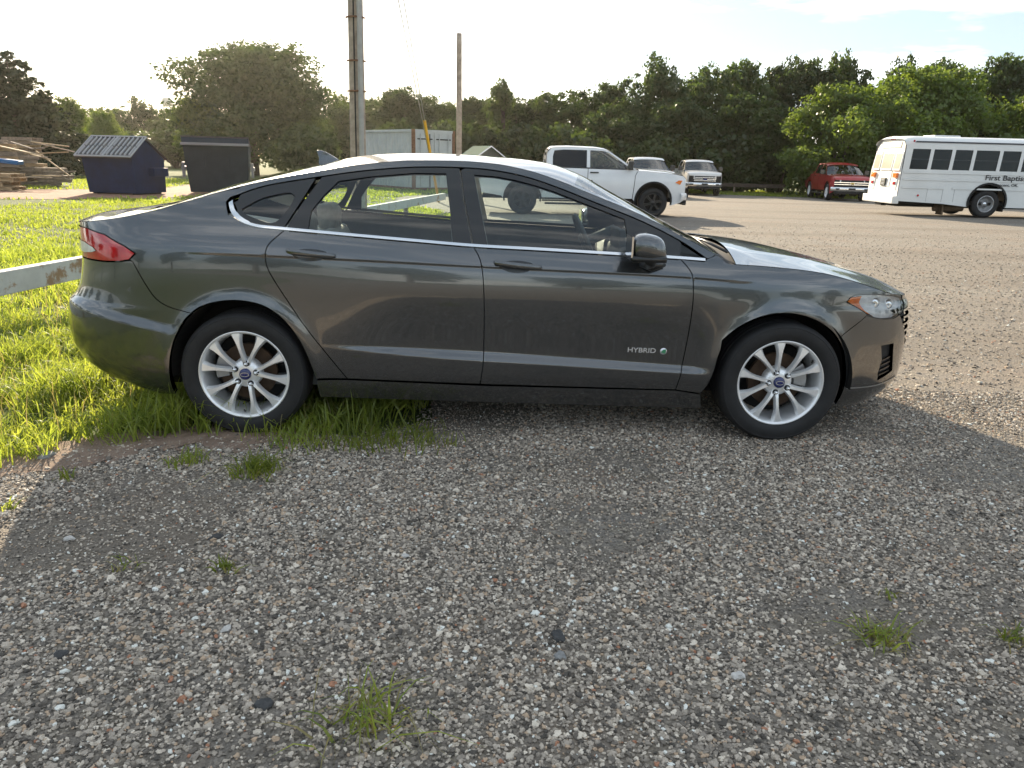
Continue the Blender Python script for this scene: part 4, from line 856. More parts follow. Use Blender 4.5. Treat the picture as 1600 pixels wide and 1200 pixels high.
# ------------------------------------------------------------------ pickups and the bus
M['tint'] = P('tinted_glass', (.006, .008, .010), .10, spec=.35)
M['bright_bumper'] = P('bumper_chrome', (.70, .71, .72), .18, 1.0)
def solid_paint(name, col, metal=0.0): return P(name, col, .35, metal, coat=1.0, var=.04, vscale=2)
def make_pickup(name, loc, rz, paint, label, grille='bars', bumper='chrome', amber=True, wheelcol=None, cat='truck'):
    """full-size crew cab; x forward from the front axle, sides at +-y"""
    T = empty(name, loc, rz, label, cat, 'pickups parked on the lot')
    WBt = 3.75; W0 = .995
    def tw(x, z):
        w = W0 - .045*np.clip((z - .85)/.45, -1, 1)**2 - np.maximum(0, z - 1.30)*.34 - .14*np.clip((x - .45)/.5, 0, 1)**2
        return w
    def ts(a, z): a = np.asarray(a, float); z = np.asarray(z, float); return np.stack([a, tw(a, z), z], -1)
    def tn(a, z):
        a = np.asarray(a, float); z = np.asarray(z, float); e = 1e-3; dz = (tw(a, z + e) - tw(a, z - e))/(2*e); da = (tw(a + e, z) - tw(a - e, z))/(2*e)
        n = np.stack([-da, np.ones_like(da), -dz], -1); return n/np.linalg.norm(n, axis=-1, keepdims=True)
    kw = dict(surf=ts, nrm=tn, step=.12, bstep=.07, gap=.009, depth=.03)
    arcF = [(.50*math.cos(R(t)), .46 + .50*math.sin(R(t))) for t in range(185, -16, -10)]
    arcR = [(-WBt + .50*math.cos(R(t)), .46 + .50*math.sin(R(t))) for t in range(195, -6, -10)]
    hood_e = [(.92, 1.10), (.84, 1.175), (.5, 1.225), (.15, 1.255), (-.2, 1.28), (-.45, 1.295)]
    for near in (True, False):
        sg = -1 if near else 1
        panel('front_fender', arcF + [(.60, .36), (.80, .42), (.92, .50), (.93, .98)] + hood_e + [(-.47, 1.30), (-.55, 1.15), (-.60, .50), (-.55, .44)], paint, T, near, **kw)
        fdr = panel('front_door', [(-.60, .50), (-.55, 1.15), (-.47, 1.30), (-1.90, 1.315), (-1.91, .48)], paint, T, near, **kw)
        rdr = panel('rear_door', [(-1.91, .48), (-1.90, 1.315), (-3.02, 1.325), (-3.05, 1.0), (-3.22, .6), (-3.2, .48)], paint, T, near, **kw)
        panel('bed_side', arcR[::-1] + [(-4.35, .50), (-4.93, .58), (-4.97, 1.2), (-4.95, 1.40), (-3.12, 1.41), (-3.10, 1.33), (-3.05, 1.30), (-3.05, 1.0), (-3.24, .6)], paint, T, near, **kw)
        up = [(-.47, 1.30), (-.72, 1.43), (-.98, 1.60), (-1.25, 1.77), (-1.45, 1.845), (-1.72, 1.875), (-2.5, 1.885), (-2.95, 1.86), (-3.08, 1.70), (-3.10, 1.33)]
        h1 = [(-.72, 1.34), (-1.06, 1.575), (-1.32, 1.745), (-1.48, 1.79), (-1.84, 1.80), (-1.84, 1.345)]; h2 = [(-1.95, 1.345), (-1.95, 1.80), (-2.6, 1.80), (-2.86, 1.77), (-2.90, 1.62), (-2.90, 1.35)]
        cs = panel('cab_side', up, paint, T, near, holes=[h1, h2], **kw)
        k2 = dict(kw); k2['depth'] = 0; k2['gap'] = -.006
        panel('window', h1, M['glass'], fdr, near, off=-.012, **k2); panel('window', h2, M['tint'], rdr, near, off=-.012, **k2)
        for dr, hx in ((fdr, -1.72), (rdr, -2.80)):
            m = MB(); y0 = sg*(float(tw(hx, 1.2)) + .0); m.box(hx - .12, hx + .12, min(y0, y0 + sg*.035), max(y0, y0 + sg*.035), 1.19, 1.225); m.build('door_handle', M['black_trim'], dr, bevel=.008)
        m = MB(); m.box(-.80, -.66, sg*1.02, sg*1.24, 1.30, 1.54); m.box(-.76, -.70, sg*.93, sg*1.04, 1.33, 1.38); m.build('side_mirror', M['black_trim'], fdr, bevel=.03)
        m = MB(); m.box(-3.1, -.75, min(sg*.80, sg*.98), max(sg*.80, sg*.98), .30, .35); m.build('running_board', M['black_matte'], T, bevel=.015)
        # lamps
        hl = MB(); V = []
        for (x, w, z) in ((.955, .55, .97), (.955, .55, 1.055), (.70, .955, 1.055), (.62, .975, .98), (.72, .955, .90), (.955, .58, .90)):
            V.append((x, sg*w, z))
        Vb = [(v[0] - .08, v[1]*.97, v[2]) for v in V]; n = 6
        hl.add(V + Vb, [tuple(range(n)), tuple(range(2*n-1, n-1, -1))] + [(i, n+i, n+(i+1) % n, (i+1) % n) for i in range(n)]); ho = hl.build('headlight', M['white_lens'], T, bevel=.01)
        if amber:
            m = MB(); m.prism([(.60, .985), (.70, 1.05), (.80, 1.045), (.74, .93)], sg*.93, sg*.985); m.build('turn_signal', M['amber'], ho)
        tl = MB(); tl.box(-4.985, -4.90, min(sg*.86, sg*.985), max(sg*.86, sg*.985), .98, 1.34); tl.build('tail_light', M['red_lens'], T, bevel=.015)
        if bumper == 'paint':
            for c_ in (0, -WBt):
                a1 = [(c_ + .50*math.cos(R(t)), .46 + .50*math.sin(R(t))) for t in range(190, -11, -10)]; a2 = [(c_ + .545*math.cos(R(t)), .46 + .545*math.sin(R(t))) for t in range(-10, 191, 10)]
                panel('arch_trim', a1 + a2, M['black_matte'], T, near, surf=ts, nrm=tn, step=.3, bstep=.1, gap=0, off=.012, depth=.03)
            panel('belt_trim', [(-.62, 1.318), (-3.0, 1.332), (-3.0, 1.345), (-.64, 1.331)], M['black_trim'], T, near, surf=ts, nrm=tn, step=.3, bstep=.2, gap=0, off=.008, depth=.02)
    def loft(nm, mat, rows, par=T):
        V = []; Q = []; m = len(rows[0])
        for r_ in rows: V += r_
        for i in range(len(rows) - 1):
            for k in range(m - 1): Q.append((i*m + k, i*m + k + 1, (i+1)*m + k + 1, (i+1)*m + k))
        o = mo(nm, V, Q, mat, par, True); bm = bmesh.new(); bm.from_mesh(o.data); bmesh.ops.recalc_face_normals(bm, faces=bm.faces)
        if sum(f.normal.z*.3 + f.normal.x for f in bm.faces) < 0: bmesh.ops.reverse_faces(bm, faces=bm.faces)
        bm.to_mesh(o.data); bm.free(); return o
    vs = np.linspace(-1, 1, 15)
    row = lambda x, z, cz, w=None, bow=0.0: [(x - bow*v*v, v*(float(tw(x, z)) if w is None else w), z + cz*(1 - abs(v)**2.5)) for v in vs]
    loft('hood', paint, [row(.94, 1.05, .0, bow=.04)] + [row(x, z, .035 + .02*(k > 1)) for k, (x, z) in enumerate(hood_e)])
    loft('windshield', M['glass'], [row(x, z, .03, bow=.10) for x, z in ((-.41, 1.29), (-.70, 1.46), (-.98, 1.63), (-1.25, 1.79))])
    loft('roof', paint, [row(x, z, .05) for x, z in ((-1.20, 1.75), (-1.27, 1.785), (-1.45, 1.845), (-1.72, 1.875), (-2.5, 1.885), (-2.95, 1.86), (-3.04, 1.80))])
    loft('cab_back', paint, [row(-3.05, 1.80, .0), row(-3.09, 1.62, 0), row(-3.11, 1.2, 0)]); loft('back_window', M['tint'], [row(-3.075, 1.74, 0, .55), row(-3.105, 1.42, 0, .60)])
    rows = [row(.94, 1.05, 0, bow=.06), row(.955, .9, 0, bow=.06), row(.95, .70, 0, bow=.06), row(.90, .52, 0, bow=.06)]
    loft('front_face', M['black_matte'] if grille != 'paint' else paint, rows)
    g = MB(); g.box(.935, .965, -.56, .56, .70, 1.03); go = g.build('grille', M['black_matte'], T, bevel=.02)
    bars = {'bars': ((.965, .045), (.88, .05), (.80, .045)), 'twobar': ((.93, .05), (.83, .05)), 'paint': ((.93, .03), (.84, .03))}[grille]
    for zc, hh in bars:
        m = MB(); m.box(.955, .985, -.60 if grille == 'bars' else -.90, .60 if grille == 'bars' else .90, zc - hh/2, zc + hh/2); m.build('grille_bar', M['bright_bumper'] if grille != 'paint' else M['black_trim'], go, bevel=.01)
    m = MB(); m.lathe([(.001, .012), (.09, .010), (.10, 0)], 20, 'x', c=(.985, 0, .88)); 
    for k, v in enumerate(m.V): m.V[k] = (v[0], v[1]*1.15, .88 + (v[2] - .88)*.52)
    m.build('badge', M['badge_blue'] if grille == 'bars' else P('gold_badge', (.45, .30, .06), .3, .8), go, True)
    bmt = M['bright_bumper'] if bumper == 'chrome' else paint
    m = MB(); pl = [(.80, .99), (1.0, .80), (1.05, .40), (1.055, 0)]
    V = []; zz = (.50, .56, .66, .70)
    pl2 = pl + [(x, -w) for x, w in pl[::-1][1:]]
    for zi, z in enumerate(zz): V += [(x - (.03 if zi in (0, 3) else 0), w, z) for x, w in pl2]
    n = len(pl2); m.add(V, [(j*n + i, j*n + i + 1, (j+1)*n + i + 1, (j+1)*n + i) for j in range(3) for i in range(n - 1)]); bo = m.build('front_bumper', bmt, T, True)
    m = MB(); m.box(.88, 1.0, -.80, .80, .36, .50); m.build('air_dam', M['black_matte'], bo, bevel=.03)
    for s in (-1, 1):
        m = MB(); m.box(.98, 1.045, s*.70 - .09, s*.70 + .09, .565, .645); m.build('fog_lamp', M['black_trim'], bo, bevel=.01)
        m = MB(); m.tube([(1.0, s*.25, .52), (1.06, s*.25, .48), (1.0, s*.25, .45)], .015, 6); m.build('tow_hook', M['black_trim'], bo)
    m = MB(); m.box(1.05, 1.062, -.17, .17, .57, .665); m.build('licence_plate', M['black_trim'], bo)
    m = MB(); m.box(-5.0, -4.9, -.93, .93, .72, 1.38); m.build('tailgate', paint, T, bevel=.02)
    m = MB(); m.box(-5.12, -4.95, -.95, .95, .50, .68); m.build('rear_bumper', M['bright_bumper'], T, bevel=.04)
    m = MB(); m.box(-4.9, -3.12, -.90, .90, .80, .86); m.box(-4.9, .7, -.55, .55, .42, .52); m.box(-3.1, -.5, -.88, .88, .45, .52); m.build('frame', M['under'], T)
    m = MB(); m.box(-3.0, -2.2, -.72, .72, .55, .95); m.box(-3.05, -2.85, -.72, .72, .9, 1.45); m.build('rear_bench', M['cabin'], T, bevel=.05)
    for s in (-.42, .42):
        m = MB(); m.box(-1.90, -1.30, s - .25, s + .25, .6, .95); m.box(-2.0, -1.80, s - .25, s + .25, .9, 1.48); m.box(-1.99, -1.87, s - .13, s + .13, 1.5, 1.68); m.build('seat', M['cabin'], T, bevel=.05)
    m = MB(); m.box(-.95, -.42, -.85, .85, .8, 1.27); m.build('dashboard', M['cabin'], T, bevel=.06)
    wc = wheelcol or M['alloy']
    def twheel(x, s):
        w = empty('wheel', (0, 0, 0)); w.parent = T; w.location = (x, s*.86, .41); w.rotation_euler = (0, 0, 0 if s < 0 else math.pi)
        m = MB(); m.lathe([(.26, -.10), (.29, -.125), (.35, -.135), (.39, -.12), (.41, -.09), (.412, 0), (.41, .09), (.39, .12), (.30, .13), (.26, .1)], 40, 'y'); m.build('tyre', M['tyre'], w, True)
        m = MB(); m.lathe([(.262, -.10), (.268, -.118), (.25, -.112), (.24, -.06), (.235, .1)], 40, 'y'); m.build('rim', wc, w, True)
        for k in range(6):
            th = R(60*k + 15); c, sn = math.cos(th), math.sin(th); V = []
            for rr, hw in ((.05, .045), (.15, .030), (.25, .045)):
                for o_, d in ((-1, -.085), (-.7, -.108), (.7, -.108), (1, -.085)): V.append((rr*c - o_*hw*sn, d, rr*sn + o_*hw*c))
            m = MB(); m.add(V, [(i*4 + j, i*4 + j + 1, (i+1)*4 + j + 1, (i+1)*4 + j) for i in range(2) for j in range(3)]); m.build('spoke', wc, w)
        m = MB(); m.lathe([(.001, -.125), (.05, -.12), (.065, -.10), (.07, -.05)], 20, 'y'); m.build('hub', wc, w, True)
        m = MB(); m.lathe([(.001, -.02), (.235, -.02)], 24, 'y'); m.build('brake_disc', M['under'], w)
    for x in (0, -WBt):
        for s in (-1, 1): twheel(x, s)
        m = MB(); m.box(x - .49, x + .49, -.60, .60, .45, .98); m.build('wheel_well', M['under'], T)
    return T
pw = solid_paint('white_paint', (.74, .75, .76)); pw2 = solid_paint('pearl_white_paint', (.62, .60, .57), .1); pr = solid_paint('dark_red_paint', (.36, .02, .025), .2); pw3 = solid_paint('cream_white_paint', (.66, .65, .63))
def placed(x, y): return (x, y, float(gz(x, y)) + .006)
make_pickup('pickup_truck', placed(3.88, 23.45), R(1.0), pw, 'white crew cab pickup with black wheels parked side-on behind the sedan', 'paint', 'paint', True, M['black_trim'])
make_pickup('pickup_truck', placed(10.3, 44.2), R(-90 - 3), pw2, 'pearl white pickup with chrome double-bar grille facing the camera', 'bars', 'chrome', False, M['alloy'])
make_pickup('pickup_truck', placed(6.75, 39.5), R(-90 + 2), pw3, 'white pickup mostly hidden behind the side-on white pickup', 'twobar', 'chrome', False, M['alloy'])
make_pickup('pickup_truck', placed(float(at(1319, 316, 41.2)[0]), 41.2), R(-97), pr, 'dark red pickup with chrome bumper parked behind the bus', 'twobar', 'chrome', False, M['alloy'])

def make_bus():
    wht = P('bus_white', (.72, .72, .70), .42, coat=.35, var=.05, vscale=1.5); band = P('bus_navy', (.02, .022, .04), .4)
    X0, Y0 = 13.0, 27.0; B = empty('bus', placed(X0, Y0), 0, 'white church bus with dark windows parked at the right edge', 'bus')
    BL, HW, zf, zr = 9.6, 1.16, 2.24, 2.66      # length, half width, window top, roof crown; y=0 is the near side
    g0 = float(gz(X0, Y0)) + .006
    ws = lambda z: -.0 - np.maximum(0, z - 1.50)*(-.06) - .0
    def bs(a, z): a = np.asarray(a, float); z = np.asarray(z, float); return np.stack([a, HW - .05*np.maximum(0, z - 1.5)**1.2 - .03*np.maximum(0, .9 - z), z], -1)
    def bn(a, z): a = np.asarray(a, float); return np.stack([0*a, 1 + 0*a, .05 + 0*a], -1)/1.00125
    kw = dict(surf=bs, nrm=bn, step=.25, bstep=.10, gap=0, depth=.05)
    def shift(o): o.location = (0, HW, 0); return o
    ax = 3.12; arch = [(ax + .62*math.cos(R(t)), .52 + .60*math.sin(R(t))) for t in range(-12, 193, 12)]; ax2 = ax + 5.3
    arch2 = [(ax2 + .60*math.cos(R(t)), .52 + .58*math.sin(R(t))) for t in range(-12, 193, 12)]
    wins = []; x = .30
    wd = [.62, .62, .60, .80, .62, .62, .62, .62, .62, .62, .62]
    for w in wd:
        if x + w > BL - .4: break
        wins.append((x, x + w)); x += w + .105
    hs = [[(a - .0 + .035, 2.22), (b + .02, 2.22), (b - .03, 1.56), (a - .015, 1.56)] for a, b in wins]
    outl = [(.02, .50), (.10, 2.36)] + [(BL, 2.36), (BL, .36)] + [(ax2 + .66, .36)] + arch2 + [(ax2 - .66, .36), (ax + .68, .36)] + arch + [(ax - .68, .36), (1.6, .44)]
    for near in (True, False):
        sd_ = shift(panel('side_panel', outl, wht, B, near, holes=hs, **kw))
        k2 = dict(kw); k2['depth'] = 0; sg = -1 if near else 1
        for h in hs:
            wq = shift(panel('window', h, M['tint'], B, near, off=-.02, **k2))
            c = [((h[0][0] + h[3][0])/2 - .0, 1.90), ((h[1][0] + h[2][0])/2, 1.90), ((h[1][0] + h[2][0])/2 - .01, 1.875), ((h[0][0] + h[3][0])/2, 1.875)]
            panel('sash_bar', c, M['black_trim'], wq, near, off=-.01, surf=bs, nrm=bn, step=.5, bstep=.3, gap=0, depth=.01)
        for z0, x0, x1, h_ in ((1.43, .12, BL, .05), (1.20, .12, BL, .045), (.93, .14, 1.55, .05), (.93, 1.85, BL, .05)):
            shift(panel('rub_rail', [(x0, z0), (x0, z0 + h_), (x1, z0 + h_), (x1, z0)], wht, B, near, off=.018, surf=bs, nrm=bn, step=.5, bstep=.5, gap=0, depth=.018))
        shift(panel('stripe', [(.38, 2.435), (.42, 2.475), (BL, 2.475), (BL, 2.435)], band, B, near, off=.012, surf=bs, nrm=bn, step=.5, bstep=.5, gap=0, depth=.03))
        for a_, nm in ((arch, 0), (arch2, 1)):
            cx = ax if nm == 0 else ax2; ring = [(cx + (p[0] - cx)*1.10, .52 + (p[1] - .52)*1.10) for p in a_]
            shift(panel('wheel_arch', a_ + ring[::-1], M['black_matte'], B, near, off=.03, surf=bs, nrm=bn, step=.3, bstep=.1, gap=0, depth=.06))
        for xs__ in (1.02, 1.55, 1.95, 4.6, 5.9, 7.2):
            shift(panel('panel_joint', [(xs__, .50), (xs__, .925), (xs__ + .012, .925), (xs__ + .012, .50)], P('joint_grey', (.45, .45, .44), .6), B, near, off=.004, surf=bs, nrm=bn, step=.5, bstep=.5, gap=0, depth=.006))
        for (mx, mz) in ((.30, 2.47), (.72, .70)):
            m = MB(); m.lathe([(.001, -.02), (.03, -.018), (.038, 0)], 14, 'y', c=(mx, (-.025 if near else 2*HW + .025), mz)); m.build('marker_lamp', M['red_lens'], B, True)
    # roof
    V = []; n = 17
    xs_ = [0.06, .18, .5, BL]
    for i, x in enumerate(xs_):
        for k in range(n):
            t = math.pi*k/(n - 1); c, s = math.cos(t), math.sin(t)
            V.append((x, HW - (HW - .05)*math.copysign(abs(c)**.55, c), (2.355 + (zr - 2.355 - (.10 if i == 0 else .02 if i == 1 else 0))*abs(s)**.75)))
    m = MB(); m.add(V, [(i*n + k, i*n + k + 1, (i+1)*n + k + 1, (i+1)*n + k) for i in range(3) for k in range(n - 1)]); m.build('roof', wht, B, True)
    m = MB(); m.box(1.35, 2.25, HW - .4, HW + .4, zr - .02, zr + .045); m.build('roof_hatch', wht, B, bevel=.02)
    # rear wall: rounded shoulders
    pr_ = [(.05, .42), (.02, .9), (.03, 1.5), (.10, 2.05), (.20, 2.36), (.42, 2.54), (.75, 2.63), (HW, 2.65)]
    full = pr_ + [(2*HW - a, z) for a, z in pr_[::-1][1:]]
    m = MB(); n = len(full); xr = lambda z: .02 + max(0, z - 1.4)*.11 - .0
    m.add([(xr(z), y, z) for y, z in full] + [(xr(z) + .10, y, z) for y, z in full], [tuple(range(n))] + [(i, n + i, n + (i+1) % n, (i+1) % n) for i in range(n)]); rw = m.build('rear_wall', wht, B, auto=30)
    gl = P('rear_pane_shade', (.42, .37, .28), .3, coat=.4)
    def rear_box(nm, y0, y1, z0, z1, mat, d=.02, par=rw, bev=.01):
        m = MB(); a = xr(z0); b = xr(z1); m.add([(a - d, y0, z0), (a - d, y1, z0), (b - d, y1, z1), (b - d, y0, z1), (a + .03, y0, z0), (a + .03, y1, z0), (b + .03, y1, z1), (b + .03, y0, z1)], [(0, 1, 2, 3), (7, 6, 5, 4), (0, 4, 5, 1), (1, 5, 6, 2), (2, 6, 7, 3), (3, 7, 4, 0)]); return m.build(nm, mat, par, bevel=bev)
    rear_box('door', .70, 1.62, .95, 2.16, wht, .012)
    for y0, y1 in ((.18, .60), (.80, 1.52), (1.72, 2.14)):
        rear_box('window_frame', y0 - .05, y1 + .05, 1.50, 2.14, wht, .016); rear_box('rear_window', y0, y1, 1.56, 2.08, gl, .022)
    for y0 in (.20, 1.87): rear_box('tail_light', y0, y0 + .25, 1.26, 1.42, M['amber'], .05); rear_box('brake_light', y0 + .04, y0 + .21, 1.03, 1.13, M['red_lens'], .035); rear_box('lamp_panel', y0 - .03, y0 + .28, .84, 1.20, wht, .012)
    pl_ = rear_box('licence_plate', .95, 1.30, .98, 1.24, P('plate_dark', (.03, .035, .03), .5), .05); 
    for zz in (1.145, 1.03): rear_box('plate_print', 1.02, 1.23, zz, zz + .06, M['badge_white'], .054, pl_, 0)
    rear_box('sign_board', .45, 1.87, 2.26, 2.46, P('faded_sign', (.58, .55, .48), .6, var=.25, vscale=9), .012)
    for k in range(3): m = MB(); m.lathe([(.001, -.03), (.035, -.025), (.045, .01)], 12, 'x', c=(xr(2.58) - .005, HW - .12 + .12*k, 2.56)); m.build('roof_marker', M['red_lens'], rw, True)
    m = MB(); m.box(-.13, .10, -.02, 2*HW + .02, .40, .66); bu = m.build('rear_bumper', wht, B, bevel=.03)
    m = MB(); m.box(-.06, .12, HW - .25, HW + .25, .30, .40); m.build('tow_hitch', M['under'], bu)
    m = MB(); m.box(.1, BL, .12, 2*HW - .12, .42, .52); m.box(.3, BL, .5, 2*HW - .5, .30, .45); m.box(.12, BL - .1, .06, 2*HW - .06, .9, .95); m.build('chassis', M['under'], B)
    m = MB(); m.tube([(1.6, .5, .28), (2.6, .5, .30)], .12, 10); m.box(1.75, 1.80, .2, .6, .06, .40); m.build('exhaust', P('rusty_metal', (.16, .11, .07), .8, .3, var=.4), B)
    m = MB(); m.box(BL - .02, BL + .02, .04, 2*HW - .04, .5, 2.5); m.box(BL, BL + 1.3, .25, 2*HW - .25, .55, 1.35); m.build('front_end', wht, B, bevel=.05)
    def bwheel(x, s, dual):
        w = empty('wheel', (0, 0, 0)); w.parent = B; w.location = (x, .16 if s < 0 else 2*HW - .16, .47); w.rotation_euler = (0, 0, 0 if s < 0 else math.pi)
        m = MB(); m.lathe([(.27, -.10), (.30, -.125), (.40, -.135), (.45, -.115), (.47, -.08), (.47, .09), (.44, .12), (.30, .12)], 44, 'y'); m.build('tyre', M['tyre'], w, True)
        m = MB(); m.lathe([(.275, -.105), (.285, -.12), (.265, -.118), (.25, -.07), (.20, .0), (.11, .01), (.10, -.05), (.001, -.07)], 40, 'y'); m.build('rim', P('bus_rim', (.30, .30, .30), .5, .5, var=.2), w, True)
        m = MB(); m.lathe([(.001, -.10), (.06, -.09), (.08, -.05), (.085, 0)], 20, 'y'); m.build('hub', M['chrome'], w, True)
        m = MB(); m.lathe([(.272, -.112), (.280, -.126), (.262, -.122), (.266, -.11)], 40, 'y', closed=True); m.build('rim_ring', M['bright_bumper'], w, True)
        for k in range(8):
            t = R(45*k + 10); m = MB(); m.lathe([(.001, -.035), (.016, -.03), (.018, .01)], 8, 'y', c=(.15*math.cos(t), -.0, .15*math.sin(t))); m.build('lug_nut', M['caliper'], w)
    for x in (ax, ax2):
        for s in (-1, 1): bwheel(x, s, True)
        m = MB(); m.box(x - .6, x + .6, .45, 2*HW - .45, .3, 1.1); m.build('wheel_well', M['under'], B)
    for x, bl in ((BL*0 + ax - .66, 1),):
        m = MB(); m.box(x + 1.28, x + 1.31, .06, .40, .22, .55); m.build('mud_flap', M['black_matte'], B)
    ink = P('sign_ink', (.03, .03, .035), .6)
    for body, size, xx, zz, sx in (('First Baptist', .245, 2.90, 1.265, 1.18), ('Crescent, OK.', .13, 3.20, 1.07, 1.15)):
        o = text_mesh(body, size, 'lettering', ink, B, Matrix.Translation((xx, -.022, zz)) @ Matrix.Rotation(R(90), 4, 'X'), .002, bold=.8, sx=sx)
    return B
make_bus()
# ------------------------------------------------------------------ fence, poles, bins, pallets, container, shed
M['peel'] = P('peeling_white_wood', (.50, .51, .50), .75, var=.10, vscale=6, wear=(.30, .20, .12), wscale=3.5, wthr=.56, bump=.3, bscale=30)
M['wood_grey'] = P('weathered_wood', (.27, .22, .175), .85, var=.35, vscale=9, bump=.3, bscale=50)
M['wood_tan'] = P('tan_wood', (.40, .29, .17), .85, var=.25, vscale=9, bump=.3, bscale=50)
M['rust'] = P('rusty_steel', (.20, .10, .055), .85, .2, var=.4, vscale=12)
M['pole_wood'] = P('pole_wood', (.36, .29, .23), .9, var=.3, vscale=7, bump=.5, bscale=30)
def beam(mb, a, b, w, h):
    a = Vector(a); b = Vector(b); d = (b - a).normalized(); s = d.cross(Vector((0, 0, 1))).normalized()*w/2; u = Vector((0, 0, h))
    V = [a - s, a + s, b + s, b - s]; V = V + [v + u for v in V]
    mb.add([tuple(v) for v in V], [(3, 2, 1, 0), (4, 5, 6, 7), (0, 1, 5, 4), (1, 2, 6, 5), (2, 3, 7, 6), (3, 0, 4, 7)])
def rail_fence(name, pts, top, h, w, mat, postmat, label, spacing, jit=.0):
    f = empty(name, (pts[0][0], pts[0][1], float(gz(*pts[0]))), 0, label, 'fence'); O = Vector(f.location)
    for (x0, y0), (x1, y1) in zip(pts[:-1], pts[1:]):
        L = math.hypot(x1 - x0, y1 - y0); n = max(1, round(L/spacing))
        for k in range(n):
            a, b = k/n, (k + 1)/n; pa = (x0 + (x1-x0)*a, y0 + (y1-y0)*a); pb = (x0 + (x1-x0)*(b - .004), y0 + (y1-y0)*(b - .004))
            m = MB(); za, zb = float(gz(*pa)) + top - h + random.gauss(0, jit), float(gz(*pb)) + top - h + random.gauss(0, jit)
            beam(m, Vector((*pa, za)) - O, Vector((*pb, zb)) - O, w, h); m.build('rail', mat, f, bevel=.008)
            m = MB(); off = w*.5 + .06; dx, dy = (x1-x0)/L, (y1-y0)/L
            px, py = pa[0] + dx*.05 - dy*off, pa[1] + dy*.05 + dx*off
            z = float(gz(px, py)); m.tube([Vector((px, py, z - .2)) - O, Vector((px, py, z + top - .03)) - O], .055, 10); m.build('post', postmat, f, True)
    return f
rail_fence('rail_fence', [(-4.62, 1.5), (-4.20, 5.0), (-3.03, 14.6), (-2.15, 23.2)], .50, .185, .10, M['peel'], M['wood_grey'], 'low white peeling wooden rail fence along the grass left of the sedan', 4.0, .004)
rail_fence('guard_rail', [(8.4, 50.2), (13.6, 49.6), (20, 48.3), (30, 46.8), (44, 45.5)], .62, .22, .09, P('dark_rail', (.07, .05, .04), .8, var=.3), M['pole_wood'], 'long dark guard rail on the grass behind the parked pickups', 4.5)

def utility_pole(loc, r0, r1, H, lean, label, conduit):
    z = float(gz(*loc)); o = empty('utility_pole', (loc[0], loc[1], z), 0, label, 'pole')
    m = MB(); n = 14; m.tube([(lean*t*H, 0, -.3 + (H + .3)*t) for t in np.linspace(0, 1, n)], [r0 + (r1 - r0)*t for t in np.linspace(0, 1, n)], 20); m.build('pole', M['pole_wood'], o, True)
    if conduit:
        m = MB(); m.tube([(r0*.62 + lean*t*H*.9, -r0*.86, H*.9*t) for t in np.linspace(0, 1, 10)], .045, 12); m.build('conduit', P('grey_conduit', (.36, .35, .33), .6, var=.15), o, True)
        m = MB(); m.tube([(-r0*.02 + lean*t*H*.9, -r0*1.03, H*.9*t) for t in np.linspace(0, 1, 10)], .012, 6); m.build('ground_wire', M['black_matte'], o)
        for zz in (1.2, 2.55, 3.05, 3.75, 5.2):
            m = MB(); m.tube([(r0*1.06*math.cos(t) + lean*zz, r0*1.06*math.sin(t), zz) for t in np.linspace(R(180), R(360), 12)] + [(r0*1.02 + lean*zz, -r0*.4, zz)], .016, 6); m.build('strap', M['rust'], o)
        m = MB(); m.box(-1.2 + lean*H, 1.2 + lean*H, -.06, .06, H - .7, H - .58); m.build('cross_arm', M['pole_wood'], o)
        for s in (-1.05, -.4, .4, 1.05): m = MB(); m.lathe([(.03, 0), (.05, .03), (.035, .07), (.05, .10), (.001, .15)], 12, 'z', c=(s + lean*H, 0, H - .58)); m.build('insulator', M['caliper'], o, True)
    return o
utility_pole((-2.93, 14.5), .150, .105, 9.5, .010, 'thick wooden utility pole with grey conduit rising behind the sedan', True)
pp = at(716.5, 52, 30); utility_pole((-2.22, 30.0), .112, .095, float(pp[2]) - float(gz(-2.2, 30)), -.004, 'thin bare wooden pole at the right end of the container', False)
# guy wires with a yellow guard
ga = (float(at(686, 306, 28)[0]), 28.0); gzv = float(gz(*ga)); topg = (-2.86, 14.55, 8.6)
gw = empty('guy_wire', (ga[0], ga[1], gzv), 0, 'two thin guy wires with a yellow plastic guard, anchored behind the sedan', 'wire')
def onl(t, d=0): return tuple(np.array([0, 0, -.05])*(1 - t) + (np.array(topg) - np.array([ga[0], ga[1], gzv]))*t + np.array([d*t, 0, 0]))
m = MB(); m.tube([onl(0), onl(1)], .013, 6); m.build('wire', M['caliper'], gw)
m = MB(); m.tube([onl(0), onl(1, -.22)], .013, 6); m.build('wire', M['caliper'], gw)
m = MB(); t1 = .30; m.tube([onl(.01), onl(t1)], .042, 10); m.build('guard', P('yellow_plastic', (.72, .40, .02), .5, var=.1), gw, True)

